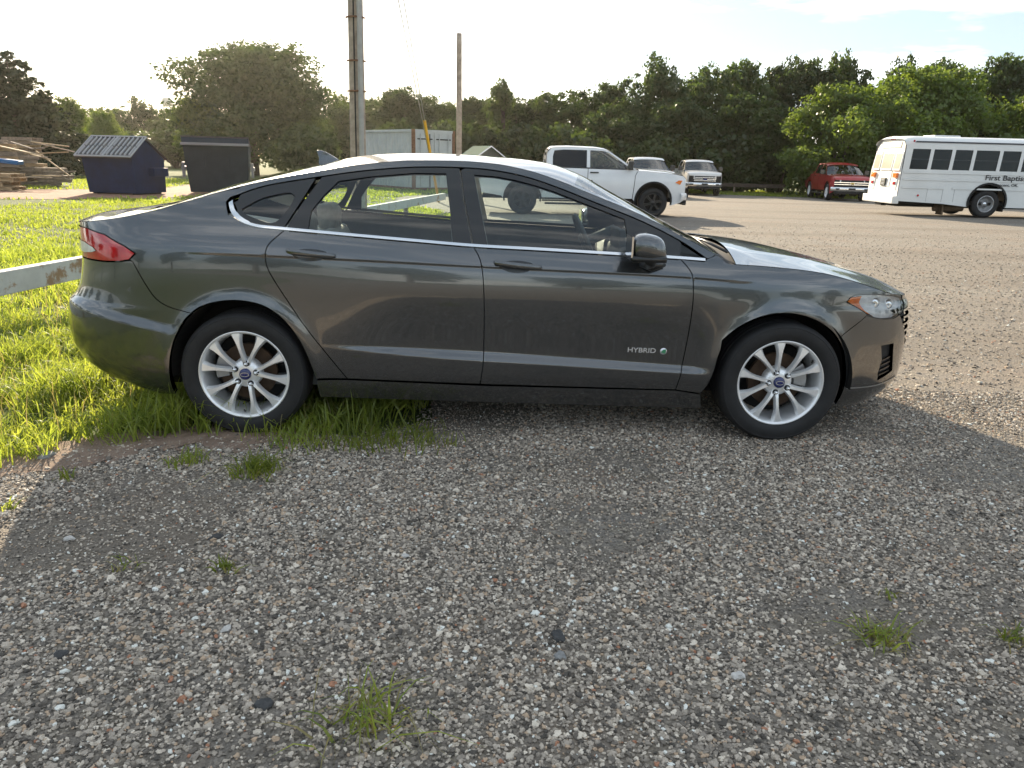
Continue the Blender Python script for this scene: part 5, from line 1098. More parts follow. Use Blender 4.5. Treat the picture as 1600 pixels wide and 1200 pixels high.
# dumpsters
def dumpster_a():
    blue = P('dumpster_navy', (.004, .017, .060), .6, spec=.18, var=.25, vscale=3, wear=(.09, .06, .045), wscale=4, wthr=.70)
    lidm = P('dumpster_lid', (.012, .012, .014), .42, var=.2)
    D = empty('dumpster', placed(-14.1, 28.3), R(-12), 'navy blue dumpster with ribbed black lids on the lawn', 'dumpster')
    W_, Dp = 2.05, 1.75
    prof = [(-Dp/2 + .10, .05), (-Dp/2, 1.36), (-.12, 1.90), (Dp/2, 1.22), (Dp/2 - .03, .05)]
    m = MB(); n = len(prof)
    fl = lambda s, z: s*(W_/2 - .12*(1 - z/1.9)*(1 if s < 0 else .2))
    m.add([(fl(-1, z), y, z) for y, z in prof] + [(fl(1, z), y, z) for y, z in prof], [tuple(range(n)), tuple(range(2*n-1, n-1, -1))] + [(i, n+i, n+(i+1) % n, (i+1) % n) for i in range(n)]); m.build('body', blue, D, bevel=.015)
    def slope(y): return 1.36 + (1.90 - 1.36)*(y + Dp/2)/(Dp/2 - .12)
    for h in range(2):
        x0 = -W_/2 - .10 + h*(W_/2 + .10) + .01; x1 = x0 + W_/2 + .07
        m = MB(); ya, yb = -Dp/2 - .16, -.10; m.add([(x0, ya, slope(ya) + .03), (x1, ya, slope(ya) + .03), (x1, yb, slope(yb) + .03), (x0, yb, slope(yb) + .03), (x0, ya, slope(ya) - .03), (x1, ya, slope(ya) - .03), (x1, yb, slope(yb)), (x0, yb, slope(yb))], [(0, 1, 2, 3), (7, 6, 5, 4), (0, 4, 5, 1), (1, 5, 6, 2), (2, 6, 7, 3), (3, 7, 4, 0)])
        ld = m.build('lid', lidm, D, bevel=.008)
        edge = P('lid_rib', (.34, .34, .35), .35, coat=.2)
        for k in range(6):
            for (a, b) in ((ya + .08, ya + .44), (ya + .50, yb - .06)):
                xx = x0 + .10 + k*(x1 - x0 - .2)/5; m = MB(); m.add([(xx - .028, a, slope(a) + .03), (xx + .028, a, slope(a) + .03), (xx + .028, b, slope(b) + .03), (xx - .028, b, slope(b) + .03), (xx - .015, a, slope(a) + .075), (xx + .015, a, slope(a) + .075), (xx + .015, b, slope(b) + .075), (xx - .015, b, slope(b) + .075)], [(4, 5, 6, 7), (0, 1, 5, 4), (1, 2, 6, 5), (2, 3, 7, 6), (3, 0, 4, 7)]); m.build('rib', edge, ld)
        for (a, b) in (((x0, ya), (x1, ya)), ((x0, yb), (x1, yb)), ((x0, ya), (x0, yb)), ((x1, ya), (x1, yb))):
            m = MB(); m.tube([(a[0], a[1], slope(a[1]) + .045), (b[0], b[1], slope(b[1]) + .045)], .03, 6); m.build('lid_edge', edge, ld)
    m = MB(); m.add([(W_/2 + .06, -.14, 1.95), (W_/2 + .06, Dp/2 + .08, 1.24), (-W_/2 - .06, Dp/2 + .08, 1.24), (-W_/2 - .06, -.14, 1.95), (W_/2 + .06, -.14, 1.88), (W_/2 + .06, Dp/2 + .08, 1.18), (-W_/2 - .06, Dp/2 + .08, 1.18), (-W_/2 - .06, -.14, 1.88)], [(0, 1, 2, 3), (7, 6, 5, 4), (0, 4, 5, 1), (1, 5, 6, 2), (2, 6, 7, 3), (3, 7, 4, 0)]); m.build('rear_lid', lidm, D, bevel=.01)
    for s in (-1, 1):
        m = MB(); m.box(s*(W_/2 + .10) - .12, s*(W_/2 + .10) + .12, -.05, .75, .62, .92); m.build('fork_pocket', blue, D, bevel=.02)
    for x in (-.8, .8):
        m = MB(); m.box(x - .1, x + .1, -.6, .7, -.02, .06); m.build('skid', M['under'], D)
dumpster_a()
def dumpster_b():
    gry = P('dumpster_slate', (.018, .029, .042), .6, spec=.2, var=.25, vscale=2.5, wear=(.10, .075, .06), wscale=4, wthr=.68); edge = P('dumpster_lit_edge', (.20, .19, .21), .4, coat=.3)  # light on the flange put into its paler colour; fork pockets share it
    D = empty('dumpster', placed(-11.55, 30.6), R(15), 'slate grey dumpster standing right of the navy one', 'dumpster')
    W_, Dp = 2.36, 1.5; prof = [(-Dp/2 + .28, .05), (-Dp/2 + .02, 1.78), (-Dp/2 - .10, 1.80), (-Dp/2 - .02, 2.05), (Dp/2, 1.55), (Dp/2 - .05, .05)]
    m = MB(); n = len(prof); fl = lambda s, z: s*(W_/2 - .14*(1 - z/2))
    m.add([(fl(-1, z), y, z) for y, z in prof] + [(fl(1, z), y, z) for y, z in prof], [tuple(range(n)), tuple(range(2*n-1, n-1, -1))] + [(i, n+i, n+(i+1) % n, (i+1) % n) for i in range(n)]); m.build('body', gry, D, bevel=.015)
    m = MB(); m.box(-W_/2 - .03, W_/2 + .03, -Dp/2 - .15, -Dp/2 + .03, 1.76, 1.86); m.build('flange', edge, D, bevel=.02)
    for h in (-1, 1):
        m = MB(); a, b = (0.02, W_/2 + .02) if h > 0 else (-W_/2 - .02, -.02); m.add([(a, -Dp/2 - .02, 2.06), (b, -Dp/2 - .02, 2.06), (b, Dp/2 + .05, 1.57), (a, Dp/2 + .05, 1.57), (a, -Dp/2 - .02, 2.10), (b, -Dp/2 - .02, 2.10), (b, Dp/2 + .05, 1.61), (a, Dp/2 + .05, 1.61)], [(3, 2, 1, 0), (4, 5, 6, 7), (0, 1, 5, 4), (1, 2, 6, 5), (2, 3, 7, 6), (3, 0, 4, 7)]); m.build('lid', P('lid_dark', (.05, .045, .04), .5, var=.2), D, bevel=.01)
        m = MB(); m.box(h*(W_/2 + .06) - .07, h*(W_/2 + .06) + .07, -.45, .25, .85, 1.0); m.box(h*(W_/2 + .06) - .05, h*(W_/2 + .06) + .05, -.45, -.3, .6, 1.15); m.build('fork_pocket', edge, D, bevel=.02)
        m = MB(); m.box(h*.45 - .04, h*.45 + .04, -Dp/2 + .08, -Dp/2 + .16, 1.0, 1.45); m.build('brace', gry, D, bevel=.01)
dumpster_b()

def ordn(i): return ['first', 'second', 'third', 'fourth', 'fifth', 'sixth', 'seventh', 'eighth', 'ninth', 'tenth', 'eleventh', 'twelfth', 'thirteenth', 'fourteenth', 'fifteenth', 'sixteenth'][i]
# pallets and boards
def pallet_mesh():
    m = MB()
    for k in range(6): m.box(-.6, .6, -.5 + .185*k - .0, -.5 + .185*k + .10, .115, .135)
    for yy in (-.48, -.02, .42): m.box(-.6 + .0, .6, yy, yy + .045, .02, .115)
    for k in range(3): m.box(-.6, -.5, -.5, .5, 0, .02) if k == 0 else m.box(-.05 if k == 1 else .5, .05 if k == 1 else .6, -.5, .5, 0, .02)
    return m
pm = pallet_mesh().build('wooden_pallet', M['wood_grey']); pt = pm.data.copy(); pt.materials.clear(); pt.materials.append(M['wood_tan']); pal_first = [True]
def pallet(x, y, z, rz, tan, label, tilt=(0, 0), group='pallets piled by the cedar'):
    if pal_first[0]: o = pm; pal_first[0] = False
    else: o = bpy.data.objects.new('wooden_pallet', pm.data); COL.objects.link(o)
    if tan: o.data = pt
    o.location = (x, y, z); o.rotation_euler = (tilt[0], tilt[1], rz); return tag(o, label, 'pallet', group)
rp = random.Random(5)
def stack(px, Y, n, base, label, tanp, toplabel=None, sc=.150):
    c = at(px, 280, Y); x, y = c[0], Y; z = float(gz(x, y)) + .01
    for k in range(n):
        pallet(x + rp.gauss(0, .11), y + rp.gauss(0, .10), z + k*sc, base + rp.gauss(0, .16), rp.random() < tanp, (toplabel if (k == n - 1 and toplabel) else f'{label}, {ordn(k)} from the bottom'))
stack(38, 33.5, 13, .15, 'grey pallet in the tall middle stack of the pile', .15, 'topmost grey pallet of the tall middle stack')
stack(4, 31.2, 12, .4, 'pallet in the tall stack cut by the left edge', .45, 'topmost pallet of the stack at the left edge')
stack(2, 28.4, 4, .1, 'tan pallet in the low stack in front of the pile', .8, 'topmost tan pallet of the low front stack')
stack(78, 33.0, 5, .5, 'pallet in the short stack at the right of the pile', .1, 'topmost pallet of the short right stack')
def board(px, py, Y, L, rz, tilt, w, label, mat):
    c = at(px, py, Y); m = MB(); m.box(-L/2, L/2, -w/2, w/2, -.02, .02); o = m.build('loose_board', mat, None, bevel=.004); o.location = c; o.rotation_euler = (0, tilt, rz); return tag(o, label, 'board', 'loose boards on the pallet pile')
board(72, 239, 32.3, 1.7, .1, R(-4), .16, 'pale board jutting right from the middle of the pile', M['wood_tan'])
board(82, 255, 32.3, 1.5, .05, R(38), .08, 'thin board leaning down against the short right stack', M['wood_tan'])
board(95, 269, 31.6, 1.1, .2, R(-5), .2, 'weathered board lying on the grass right of the pile', M['wood_grey'])
board(52, 277, 31.0, 1.6, -.1, R(0), .12, 'pale plank lying on the ground before the pile', M['wood_grey'])
board(16, 232, 30.2, 2.2, .2, R(12), .28, 'wide tan board sloping across the left stack', M['wood_tan'])
_wh = ['grey', 'tan']; _bd = random.Random(9)
for i in range(11):
    px_, py_ = _bd.uniform(0, 82), _bd.uniform(222, 282)
    board(px_, py_, _bd.uniform(30.6, 32.2), _bd.uniform(.7, 1.7), _bd.gauss(.1, .3), R(_bd.gauss(0, 9)), _bd.uniform(.07, .16), f'splintered {_wh[i % 2]} board sticking out of the pallet pile, {ordn(i)} of the loose ones', M['wood_tan'] if i % 2 else M['wood_grey'])
m = MB(); c = at(12, 252, 29.8); m.box(-.45, .45, -.3, .3, -.08, .08); o = m.build('plastic_tarp', P('blue_plastic', (.02, .12, .30), .5), None, bevel=.05); o.location = c; o.rotation_euler = (0, R(6), .2); tag(o, 'small blue plastic sheet tucked into the left pallet stack', 'tarp')

# shipping container
def container():
    wh = P('container_grey', (.46, .48, .48), .55, var=.12, vscale=2, wear=(.28, .16, .09), wscale=2.2, wthr=.70)
    cx, cy = -5.25, 40.0; D = empty('shipping_container', placed(cx, cy), 0, 'pale grey corrugated shipping container with rusty corner posts', 'container')
    z0 = 0; H = 2.95; L, Wd = 6.06, 2.44; rz = R(180 - 48)
    D.rotation_euler = (0, 0, 0)
    # origin at the near corner; side runs to the left-back, doors to the right-back
    u = Vector((math.cos(R(180 - 50)), math.sin(R(180 - 50)), 0)); v = Vector((math.cos(R(40)), math.sin(R(40)), 0))
    def corr(nm, d, nrm, Lg, per, dep):
        m = MB(); V = []; n = int(Lg/per)*4; k = 0; xs_ = []
        for i in range(int(Lg/per)):
            b = i*per; xs_ += [(b, 0), (b + per*.32, 0), (b + per*.5, dep), (b + per*.82, dep)]
        xs_.append((Lg, 0))
        for (s, q) in xs_:
            p = d*s - nrm*q
            V += [(p.x, p.y, .12), (p.x, p.y, H - .10)]
        m.add(V, [(2*i, 2*i + 2, 2*i + 3, 2*i + 1) for i in range(len(xs_) - 1)]); return m.build(nm, wh, D)
    nl = Vector((-v.x, -v.y, 0)); nr = Vector((-u.x, -u.y, 0))
    corr('side_wall', u, nl, L, .28, .05); 
    o = corr('back_wall', u, nl*-1, L, .28, .05); o.location = v*Wd
    def post(p, nm='corner_post', r=.09, z1=H, mat=None):
        m = MB(); m.box(p.x - r, p.x + r, p.y - r, p.y + r, 0, z1); return m.build(nm, mat or M['rust'], D, bevel=.01)
    for p in (Vector((0, 0, 0)), u*L, v*Wd, u*L + v*Wd): post(p)
    for (a, b) in ((Vector((0, 0, 0)), u*L), (Vector((0, 0, 0)), v*Wd), (v*Wd, v*Wd + u*L), (u*L, u*L + v*Wd)):
        for zz, mt in ((H - .12, wh), (0, M['rust'])):
            m = MB(); beam(m, a + Vector((0, 0, zz)), b + Vector((0, 0, zz)), .10, .12); m.build('frame_rail', mt, D)
    m = MB(); q = [Vector((0, 0, 0)), v*Wd, v*Wd + u*L, u*L]; m.add([(p.x, p.y, H - .03) for p in q], [(0, 1, 2, 3)]); m.build('roof', wh, D)
    for k in range(2):
        a = v*(.10 + k*(Wd/2 - .08)); b = v*(.10 + (k + 1)*(Wd/2 - .08) - .03); m = MB(); beam(m, a + Vector((0, 0, .12)) - u*.0, b + Vector((0, 0, .12)), .06, H - .24); dr = m.build('door', wh, D, bevel=.01)
        for t in (.25, .75):
            c = a + (b - a)*t - u*.07; m = MB(); m.tube([(c.x, c.y, .15), (c.x, c.y, H - .2)], .025, 8); m.build('lock_rod', M['black_matte'] if (k == 0 and t > .5) else wh, dr)
        c0 = a + (b - a)*.1 - u*.045; c1 = a + (b - a)*.9 - u*.045; m = MB(); m.tube([(c0.x, c0.y, H - .45), (c1.x, c1.y, H - .45)], .03, 6); m.build('hinge_bar', M['black_matte'], dr)
    m = MB(); q = [u*L, u*L + v*Wd]; m.add([(q[0].x, q[0].y, .1), (q[1].x, q[1].y, .1), (q[1].x, q[1].y, H - .1), (q[0].x, q[0].y, H - .1)], [(0, 1, 2, 3)]); m.build('end_wall', wh, D)
container()
def shed():
    D = empty('shed', placed(-2.3, 50.5), R(28), 'small shed with green metal gable roof behind the bare pole', 'shed')
    wl_ = P('shed_wall', (.10, .10, .09), .8, var=.2); rf = P('green_metal_roof', (.05, .13, .085), .8, var=.1, spec=.2)
    Wd, L, e, r_ = 1.7, 2.4, 1.85, 2.42
    m = MB(); m.add([(x, y, z) for y in (-L/2, L/2) for x, z in ((-Wd/2, 0), (Wd/2, 0), (Wd/2, e), (0, r_ - .05), (-Wd/2, e))], [(0, 1, 2, 3, 4), (9, 8, 7, 6, 5), (0, 5, 6, 1), (1, 6, 7, 2), (2, 7, 8, 3), (3, 8, 9, 4), (4, 9, 5, 0)]); m.build('wall', wl_, D)
    for s in (-1, 1):
        m = MB(); m.add([(0, -L/2 - .15, r_), (0, L/2 + .15, r_), (s*(Wd/2 + .18), L/2 + .15, e - .12), (s*(Wd/2 + .18), -L/2 - .15, e - .12), (0, -L/2 - .15, r_ + .05), (0, L/2 + .15, r_ + .05), (s*(Wd/2 + .18), L/2 + .15, e - .07), (s*(Wd/2 + .18), -L/2 - .15, e - .07)], [(3, 2, 1, 0), (4, 5, 6, 7), (0, 1, 5, 4), (1, 2, 6, 5), (2, 3, 7, 6), (3, 0, 4, 7)]); sl = m.build('roof_slope', rf, D)
        for k in range(9):
            yy = -L/2 - .1 + k*(L + .2)/8; m = MB(); m.tube([(0, yy, r_ + .06), (s*(Wd/2 + .18), yy, e - .06)], .018, 5); m.build('roof_seam', rf, sl)
        m = MB(); m.tube([(0, -L/2 - .16, r_ + .02), (s*(Wd/2 + .18), -L/2 - .16, e - .09)], .045, 6); m.build('barge_board', M['badge_white'], sl)
    m = MB(); m.box(-.45, .45, -L/2 - .03, -L/2 + .02, .05, 1.85); m.build('door', P('shed_door', (.16, .15, .13), .8), D)
shed()
# far water tank above the tree line
D = empty('water_tank', (*at(262, 165, 240)[:2], float(gz(-100, 240))), 0, 'pale distant tank on legs above the far trees at left', 'tank')
zt_ = float(at(262, 152, 240)[2]) - D.location[2]
m = MB(); m.lathe([(.001, zt_), (1.1, zt_ - .15), (1.5, zt_ - .6), (1.5, zt_ - 2.0), (1.1, zt_ - 2.5), (.001, zt_ - 2.7)], 20, 'z'); m.build('tank', P('tank_pale', (.55, .53, .48), .6, var=.1), D, True)
for k in range(4): m = MB(); t = R(45 + 90*k); m.tube([(1.3*math.cos(t), 1.3*math.sin(t), zt_ - 2.2), (1.9*math.cos(t), 1.9*math.sin(t), 0)], .14, 8); m.build('leg', M['caliper'], D)
# ------------------------------------------------------------------ trees
LEAF = {'dark': leaf_mat('oak_leaves_dark', (.020, .038, .013), (.053, .080, .024), (1.8, 1.75, .8), sc=.9, f=.36),
        'mid': leaf_mat('oak_leaves_mid', (.027, .050, .015), (.068, .100, .028), (1.8, 1.75, .8), sc=.9, f=.40),
        'bright': leaf_mat('elm_leaves_bright', (.060, .105, .020), (.135, .185, .040), (1.7, 1.6, .8), sc=1.1, f=.45),
        'cedar': leaf_mat('cedar_needles', (.018, .034, .014), (.045, .062, .026), (1.4, 1.3, .7), sc=1.2, f=.25)}
BARK = P('bark', (.075, .06, .048), .95, var=.35, vscale=6, bump=.6, bscale=20)
def leaf_cloud(lobes, n, size, rng, droop=0.0):
    """leaf-sized faces through the outer part of every lobe"""
    vol = np.array([l[3]*l[4]*l[5] for l in lobes])**(2/3); cnt = (n*vol/vol.sum()).astype(int); Vs = []
    for l, c in zip(lobes, cnt):
        d = rng.normal(0, 1, (c, 3)); d /= np.linalg.norm(d, axis=1, keepdims=True)
        # small twig clumps inside the lobe
        k = max(3, c//26); cd_ = rng.normal(0, 1, (k, 3)); cd_ /= np.linalg.norm(cd_, axis=1, keepdims=True); cr_ = rng.uniform(.62, 1.06, k)[:, None]
        ctr = cd_*cr_; idx = rng.integers(0, k, c); p = ctr[idx] + rng.normal(0, .13, (c, 3))
        sel = rng.random(c) < .22; p[sel] = d[sel]*rng.uniform(.2, 1.0, (sel.sum(), 1))
        p = p*np.array(l[3:6]) + np.array(l[0:3]); Vs.append((p, ctr[idx]))
    Pn = np.concatenate([v[0] for v in Vs]); O = np.concatenate([v[1] for v in Vs]); m = len(Pn)
    nrm = O + rng.normal(0, .75, (m, 3)); nrm[:, 2] += .25; nrm /= np.linalg.norm(nrm, axis=1, keepdims=True)
    r_ = rng.normal(0, 1, (m, 3)); a = np.cross(nrm, r_); a /= np.linalg.norm(a, axis=1, keepdims=True); b = np.cross(nrm, a)
    s = (size*rng.uniform(.6, 1.4, m))[:, None]; b[:, 2] -= droop
    V = np.stack([Pn - a*s, Pn + b*s*.62 + nrm*s*.18, Pn + a*s, Pn - b*s*.62 + nrm*s*.18], 1).reshape(-1, 3)
    return V, np.arange(m*4).reshape(m, 4)
def tree_proto(kind, seed, H, Wd, leaf, n=9000, size=.16):
    rng = np.random.default_rng(seed); lobes = []; tr = MB()
    if kind == 'oak':
        th = H*.30
        tr.tube([(0, 0, -.3), (.05, 0, th*.5), (.0, .05, th), (.05, 0, H*.62)], [H*.028, H*.024, H*.020, H*.008], 10)
        for k in range(rng.integers(13, 18)):
            a = rng.uniform(0, 6.28); t = rng.uniform(0, 1); zz = H*(.26 + .62*t); rr = Wd*.5*(.30 + .62*math.sin(math.pi*(.18 + .72*t)))*rng.uniform(.55, .92)
            r0 = Wd*rng.uniform(.13, .21); lobes.append((rr*math.cos(a), rr*math.sin(a), min(zz, H - r0*.75), r0*rng.uniform(.9, 1.25), r0*rng.uniform(.9, 1.25), r0*rng.uniform(.62, .9)))
        lobes.append((rng.normal(0, .3), rng.normal(0, .3), H*.86, Wd*.17, Wd*.17, H*.13)); lobes.append((0, 0, H*.58, Wd*.30, Wd*.30, H*.24))
        for l in lobes[:9]: tr.tube([(0, 0, th*rng.uniform(.8, 1.5)), (l[0]*.45, l[1]*.45, th*.6 + l[2]*.45), (l[0], l[1], l[2])], [H*.013, H*.009, H*.003], 6)
        if seed == 16:
            for k in range(16):
                a = k*2.4; t = (k + .5)/16; rr = Wd*.5*math.sin(math.pi*(.30 + .62*t))*.72; lobes.append((rr*math.cos(a), rr*math.sin(a), H*(.14 + .74*t), Wd*.17, Wd*.17, H*.11))
    elif kind == 'cedar':
        tr.tube([(0, 0, -.3), (.02, 0, H*.5), (0, 0, H*.97)], [H*.022, H*.014, H*.002], 8)
        for k in range(34):
            t = (k + .5)/34; zz = H*(.05 + .93*t); rr = Wd*.5*(1 - t)**.72*rng.uniform(.55, 1.0); a = k*2.4 + rng.normal(0, .4); r0 = (Wd*.15*(1 - t)**.55 + Wd*.035)
            lobes.append((rr*math.cos(a), rr*math.sin(a), zz, r0*1.25, r0*1.25, r0*.75))
            if k % 3 == 0: tr.tube([(0, 0, zz*.95), (rr*math.cos(a)*.9, rr*math.sin(a)*.9, zz)], [H*.007, H*.002], 5)
        for t in (.25, .5, .75): lobes.append((0, 0, H*t, Wd*.30*(1 - t) + .2, Wd*.30*(1 - t) + .2, H*.2))
    elif kind == 'poplar':           # loose upright, feathery top
        tr.tube([(0, 0, -.3), (.1, 0, H*.4), (0, .1, H*.95)], [H*.02, H*.015, H*.003], 8)
        for k in range(20):
            t = rng.uniform(.12, 1); a = rng.uniform(0, 6.28); rr = Wd*.42*(1.05 - t)**.6*rng.uniform(.3, 1); r0 = Wd*(.24 - .15*t)
            lobes.append((rr*math.cos(a), rr*math.sin(a), H*t*.95, r0, r0, r0*1.15)); tr.tube([(0, 0, H*t*.7), (rr*math.cos(a), rr*math.sin(a), H*t*.95)], [H*.006, H*.0015], 5)
    else:                             # bush
        for k in range(11):
            a = rng.uniform(0, 6.28); rr = Wd*.36*rng.uniform(0, 1); r0 = Wd*rng.uniform(.16, .26); lobes.append((rr*math.cos(a), rr*math.sin(a), H*rng.uniform(.25, .75), r0, r0, H*.26))
            tr.tube([(0, 0, -.1), (rr*.5*math.cos(a), rr*.5*math.sin(a), H*.3), (rr*math.cos(a), rr*math.sin(a), H*.6)], [.04, .03, .01], 5)
    V, Q = leaf_cloud(lobes, n, size, rng); V[:, 2] = np.maximum(V[:, 2], .02)
    cm = fast_mesh('crown', V, Q, LEAF[leaf]); tm = bpy.data.meshes.new('trunk'); tm.from_pydata(tr.V, [], tr.Q); tm.polygons.foreach_set('use_smooth', [True]*len(tm.polygons)); tm.materials.append(BARK); tm.update()
    return dict(H=H, W=Wd, crown=cm, trunk=tm)
PR = {'oakA': tree_proto('oak', 1, 10, 8.5, 'dark', 15000, .15), 'oakB': tree_proto('oak', 2, 10, 7.5, 'mid', 14000, .15), 'oakC': tree_proto('oak', 3, 9.5, 9, 'dark', 15000, .15), 'oakD': tree_proto('oak', 9, 10, 7, 'mid', 13000, .15),
      'elmA': tree_proto('oak', 4, 8, 8.5, 'bright', 16000, .13), 'elmB': tree_proto('oak', 5, 8, 7.5, 'bright', 15000, .13),
      'big': tree_proto('oak', 16, 10, 10.5, 'dark', 38000, .13), 'cedarA': tree_proto('cedar', 7, 8, 5.6, 'cedar', 17000, .12), 'cedarB': tree_proto('cedar', 8, 8, 4.6, 'cedar', 15000, .12),
      'poplar': tree_proto('poplar', 11, 9, 5.5, 'mid', 14000, .13), 'bushA': tree_proto('bush', 12, 3, 4.2, 'dark', 6000, .12), 'bushB': tree_proto('bush', 13, 3, 4.0, 'bright', 6000, .11), 'bushC': tree_proto('bush', 14, 3, 4.4, 'mid', 6000, .12)}
_rt = random.Random(3)
def plant(kind, x, y, H, Wd, label, name='oak_tree', cat='tree', group=None):
    p = PR[kind]; sx = Wd/p['W']; sz = H/p['H']
    o = empty(name, (x, y, float(gz(x, y))), _rt.uniform(0, 6.28), label, cat, group); o.scale = (sx, sx, sz)
    lnk(bpy.data.objects.new('crown', p['crown']), o); lnk(bpy.data.objects.new('trunk', p['trunk']), o); return o
def tree_px(kind, px, py, Y, wpx, label, **k):
    c = at(px, py, Y); zc = CAM_H; W_ = wpx*Y*1.0/CAM_F/.96*(1 + ((px - 800)/CAM_F)**2)**.0
    return plant(kind, c[0], Y, (c[2] - float(gz(c[0], Y))), W_, label, **k)
tree_px('big', 385, 60, 64, 232, 'big rounded tree standing alone behind the dumpsters', name='oak_tree')
tree_px('elmB', 318, 150, 62, 90, 'lower lit tree at the left foot of the big rounded tree', name='elm_tree')
tree_px('bushC', 470, 185, 58, 110, 'dark shrub at the right foot of the big rounded tree', name='shrub', cat='bush')
tree_px('cedarA', 8, 78, 44, 150, 'tall dark cedar at the left edge behind the pallets', name='cedar_tree')
tree_px('cedarB', 66, 138, 46, 120, 'second cedar right of the tall dark cedar', name='cedar_tree')
tree_px('elmB', 92, 150, 52, 70, 'lit yellow-green tree beside the second cedar', name='elm_tree')
tree_px('cedarA', -70, 60, 46, 190, 'cedar just outside the left edge behind the pallets', name='cedar_tree')
tree_px('elmA', 152, 172, 60, 62, 'small bright tree behind the navy dumpster', name='elm_tree')
tree_px('bushB', 125, 210, 52, 80, 'bright shrub behind the lid of the navy dumpster', name='shrub', cat='bush')
tree_px('bushA', 95, 222, 46, 90, 'dark shrub at the foot of the second cedar', name='shrub', cat='bush')
def ordn(i): return ['first', 'second', 'third', 'fourth', 'fifth', 'sixth', 'seventh', 'eighth', 'ninth', 'tenth', 'eleventh', 'twelfth', 'thirteenth', 'fourteenth', 'fifteenth', 'sixteenth', 'seventeenth', 'eighteenth', 'nineteenth', 'twentieth', 'twenty-first', 'twenty-second', 'twenty-third', 'twenty-fourth'][i]
def row(specs, phrase, name, group, cat='tree'):
    specs = sorted(specs, key=lambda s: s[1])
    for i, (k, px, py, Y, w) in enumerate(specs): tree_px(k, px, py, Y, w, f'{phrase}, {ordn(i)} from the left', name=name, group=group, cat=cat)
row([('oakA', 110, 158, 96, 80), ('oakB', 160, 165, 92, 70), ('oakC', 215, 150, 96, 80), ('oakD', 262, 168, 92, 70), ('oakB', 20, 150, 100, 90), ('oakA', 300, 160, 98, 80), ('oakD', 60, 160, 90, 80), ('oakC', 470, 165, 92, 90), ('oakA', 540, 148, 92, 85), ('oakB', 590, 150, 94, 80)], 'hazy far tree in the row behind the dumpsters', 'oak_tree', 'far row of trees at left')
row([('bushA', 140, 205, 84, 110), ('bushC', 205, 200, 84, 120), ('bushA', 270, 200, 84, 120), ('bushC', 330, 200, 84, 120), ('bushC', 520, 190, 80, 130), ('bushA', 590, 195, 76, 120)], 'hazy undergrowth clump below the far row of trees', 'shrub', 'undergrowth of the far row', 'bush')
row([('oakC', 515, 150, 78, 80), ('oakD', 570, 158, 80, 70), ('oakA', 636, 134, 72, 110), ('oakB', 700, 158, 74, 80), ('oakD', 745, 150, 72, 70), ('oakC', 845, 160, 70, 90), ('oakB', 890, 138, 66, 110), ('oakA', 815, 150, 68, 110), ('oakC', 675, 150, 76, 110), ('oakB', 770, 150, 74, 100), ('oakA', 600, 155, 78, 100)], 'mid-distance tree behind the container and poles', 'oak_tree', 'trees behind the container')
tree_px('poplar', 788, 112, 64, 95, 'tall feathery tree right of the bare pole', name='feathery_tree')
row([('bushA', 610, 185, 64, 120), ('bushC', 690, 180, 62, 120), ('bushA', 760, 185, 60, 120), ('bushC', 830, 190, 60, 120), ('bushA', 900, 190, 58, 120)], 'dark undergrowth clump behind the container', 'shrub', 'undergrowth behind the container', 'bush')
row([('oakA', 945, 128, 62, 110), ('oakC', 1035, 82, 60, 120), ('oakB', 1110, 96, 60, 110), ('oakD', 1175, 92, 62, 100), ('oakA', 1245, 84, 62, 110), ('oakB', 1325, 76, 61, 105), ('oakC', 1405, 84, 63, 120), ('oakA', 1480, 88, 63, 110), ('oakD', 1560, 84, 62, 110), ('oakB', 1640, 80, 62, 120), ('oakC', 1730, 85, 60, 130), ('oakA', 1830, 85, 58, 140)], 'tall dark oak in the wood behind the pickups', 'oak_tree', 'oaks in the wood behind the pickups')
row([('oakC', 975, 150, 56, 120), ('oakA', 1070, 150, 55, 120), ('oakD', 1150, 145, 55, 110), ('oakB', 1220, 165, 53, 100)], 'lower oak at the front of the wood behind the pickups', 'oak_tree', 'front oaks of the wood')
row([('bushA', 960, 205, 54, 130), ('bushC', 1030, 200, 53, 120), ('bushA', 1100, 205, 53, 120), ('bushC', 1165, 210, 52.5, 110), ('bushA', 1225, 225, 52, 100), ('bushC', 1010, 225, 52, 110), ('bushA', 1140, 230, 52, 110)], 'dark shrub at the edge of the wood behind the guard rail', 'shrub', 'shrubs at the edge of the wood', 'bush')
tree_px('elmA', 1330, 128, 47, 180, 'bright green tree behind the red pickup', name='elm_tree')
tree_px('elmB', 1420, 102, 48, 170, 'tallest bright green tree behind the bus roof', name='elm_tree')
tree_px('elmA', 1520, 108, 49, 180, 'bright green tree above the bus windows', name='elm_tree')
tree_px('elmB', 1610, 150, 48, 150, 'green tree at the right edge above the bus', name='elm_tree')
row([('bushB', 1290, 225, 46.5, 90), ('bushB', 1345, 215, 46.5, 100), ('bushA', 1430, 190, 50, 130), ('bushC', 1530, 185, 50, 130), ('bushA', 1610, 190, 50, 130)], 'leafy shrub under the bright trees behind the bus', 'shrub', 'shrubs behind the bus', 'bush')
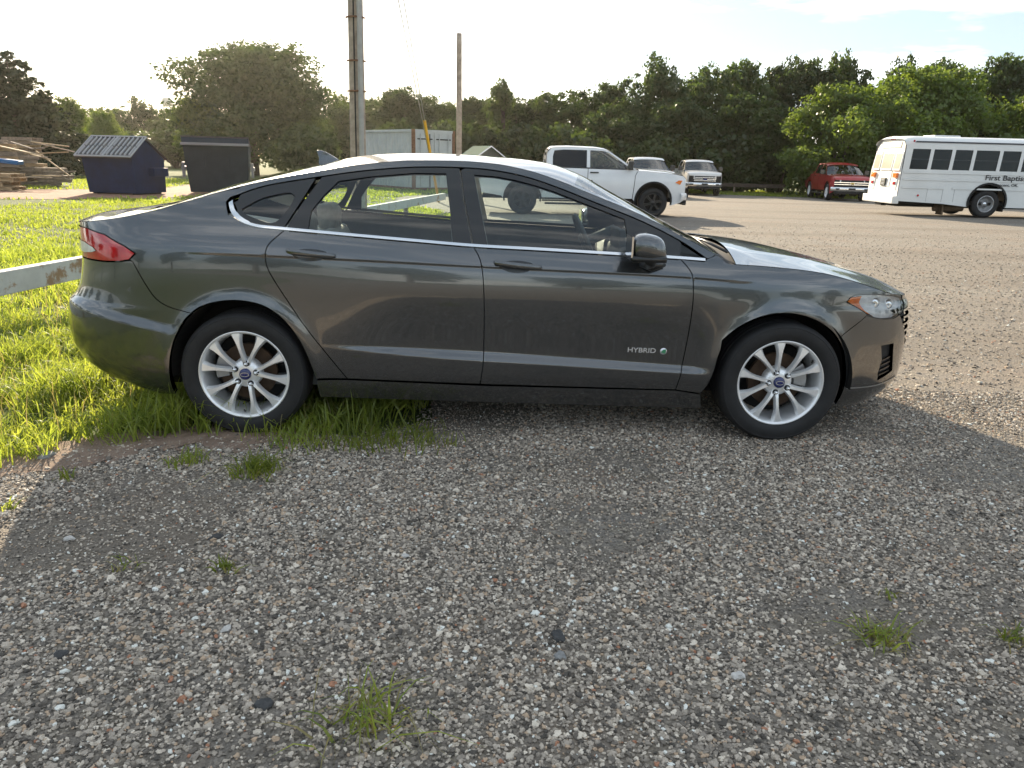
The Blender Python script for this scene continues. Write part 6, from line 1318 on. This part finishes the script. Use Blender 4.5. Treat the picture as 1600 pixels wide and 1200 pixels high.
for i, (x, y, k, H, W_) in enumerate([(-40, 46, 'oakB', 8, 9), (-46, 38, 'cedarA', 8, 6), (-50, 30, 'oakA', 9, 9), (-56, 20, 'oakC', 9, 10), (-60, 8, 'oakD', 8, 9), (-60, -6, 'oakB', 8.5, 9), (-50, -20, 'oakA', 8, 9)]):
    plant(k, x, y, H, W_, f'tree beyond the left end of the lawn, {ordn(i)} from the pallets', group='trees beyond the lawn')
for i, (x, y, k, H, W_) in enumerate([(52, 56, 'oakB', 9, 9), (60, 50, 'elmA', 8, 9), (68, 44, 'oakA', 9, 10), (76, 36, 'oakC', 9, 10), (84, 26, 'oakD', 8.5, 9), (92, 14, 'oakB', 9, 10), (95, 0, 'oakA', 9, 10), (92, -16, 'oakC', 9, 10)]):
    plant(k, x, y, H, W_, f'tree beyond the right end of the lot, {ordn(i)} from the bus', group='trees beyond the lot')
# across the lot behind the photographer: seen only as reflections in paint and glass
for i, (x, y, k, H, W_) in enumerate([(-34, -30, 'oakA', 8, 9), (-24, -38, 'oakB', 8, 8), (-13, -40, 'oakC', 7, 9), (-3, -41, 'oakD', 7.5, 8), (8, -40, 'oakA', 8, 9), (18, -38, 'oakB', 7.5, 9), (29, -36, 'oakC', 8, 10), (40, -30, 'oakD', 8, 9)]):
    plant(k, x, y, H, W_, f'oak across the lot behind the photographer, {ordn(i)} from the west end', group='oaks behind the photographer')
# ------------------------------------------------------------------ morning haze
hz = MB(); hz.box(-425, 425, -165, 425, -3.0, 32.0); ho_ = hz.build('haze', None); ho_.data.materials.clear()
hm = bpy.data.materials.new('haze_air'); hm.use_nodes = True; hn_ = hm.node_tree; hn_.nodes.remove(hn_.nodes['Principled BSDF'])
pv = hn_.nodes.new('ShaderNodeVolumePrincipled'); pv.inputs['Color'].default_value = (.95, .90, .80, 1); pv.inputs['Density'].default_value = .00016; pv.inputs['Anisotropy'].default_value = .72
hn_.links.new(pv.outputs[0], hn_.nodes['Material Output'].inputs['Volume']); ho_.data.materials.append(hm); ho_['kind'] = 'stuff'
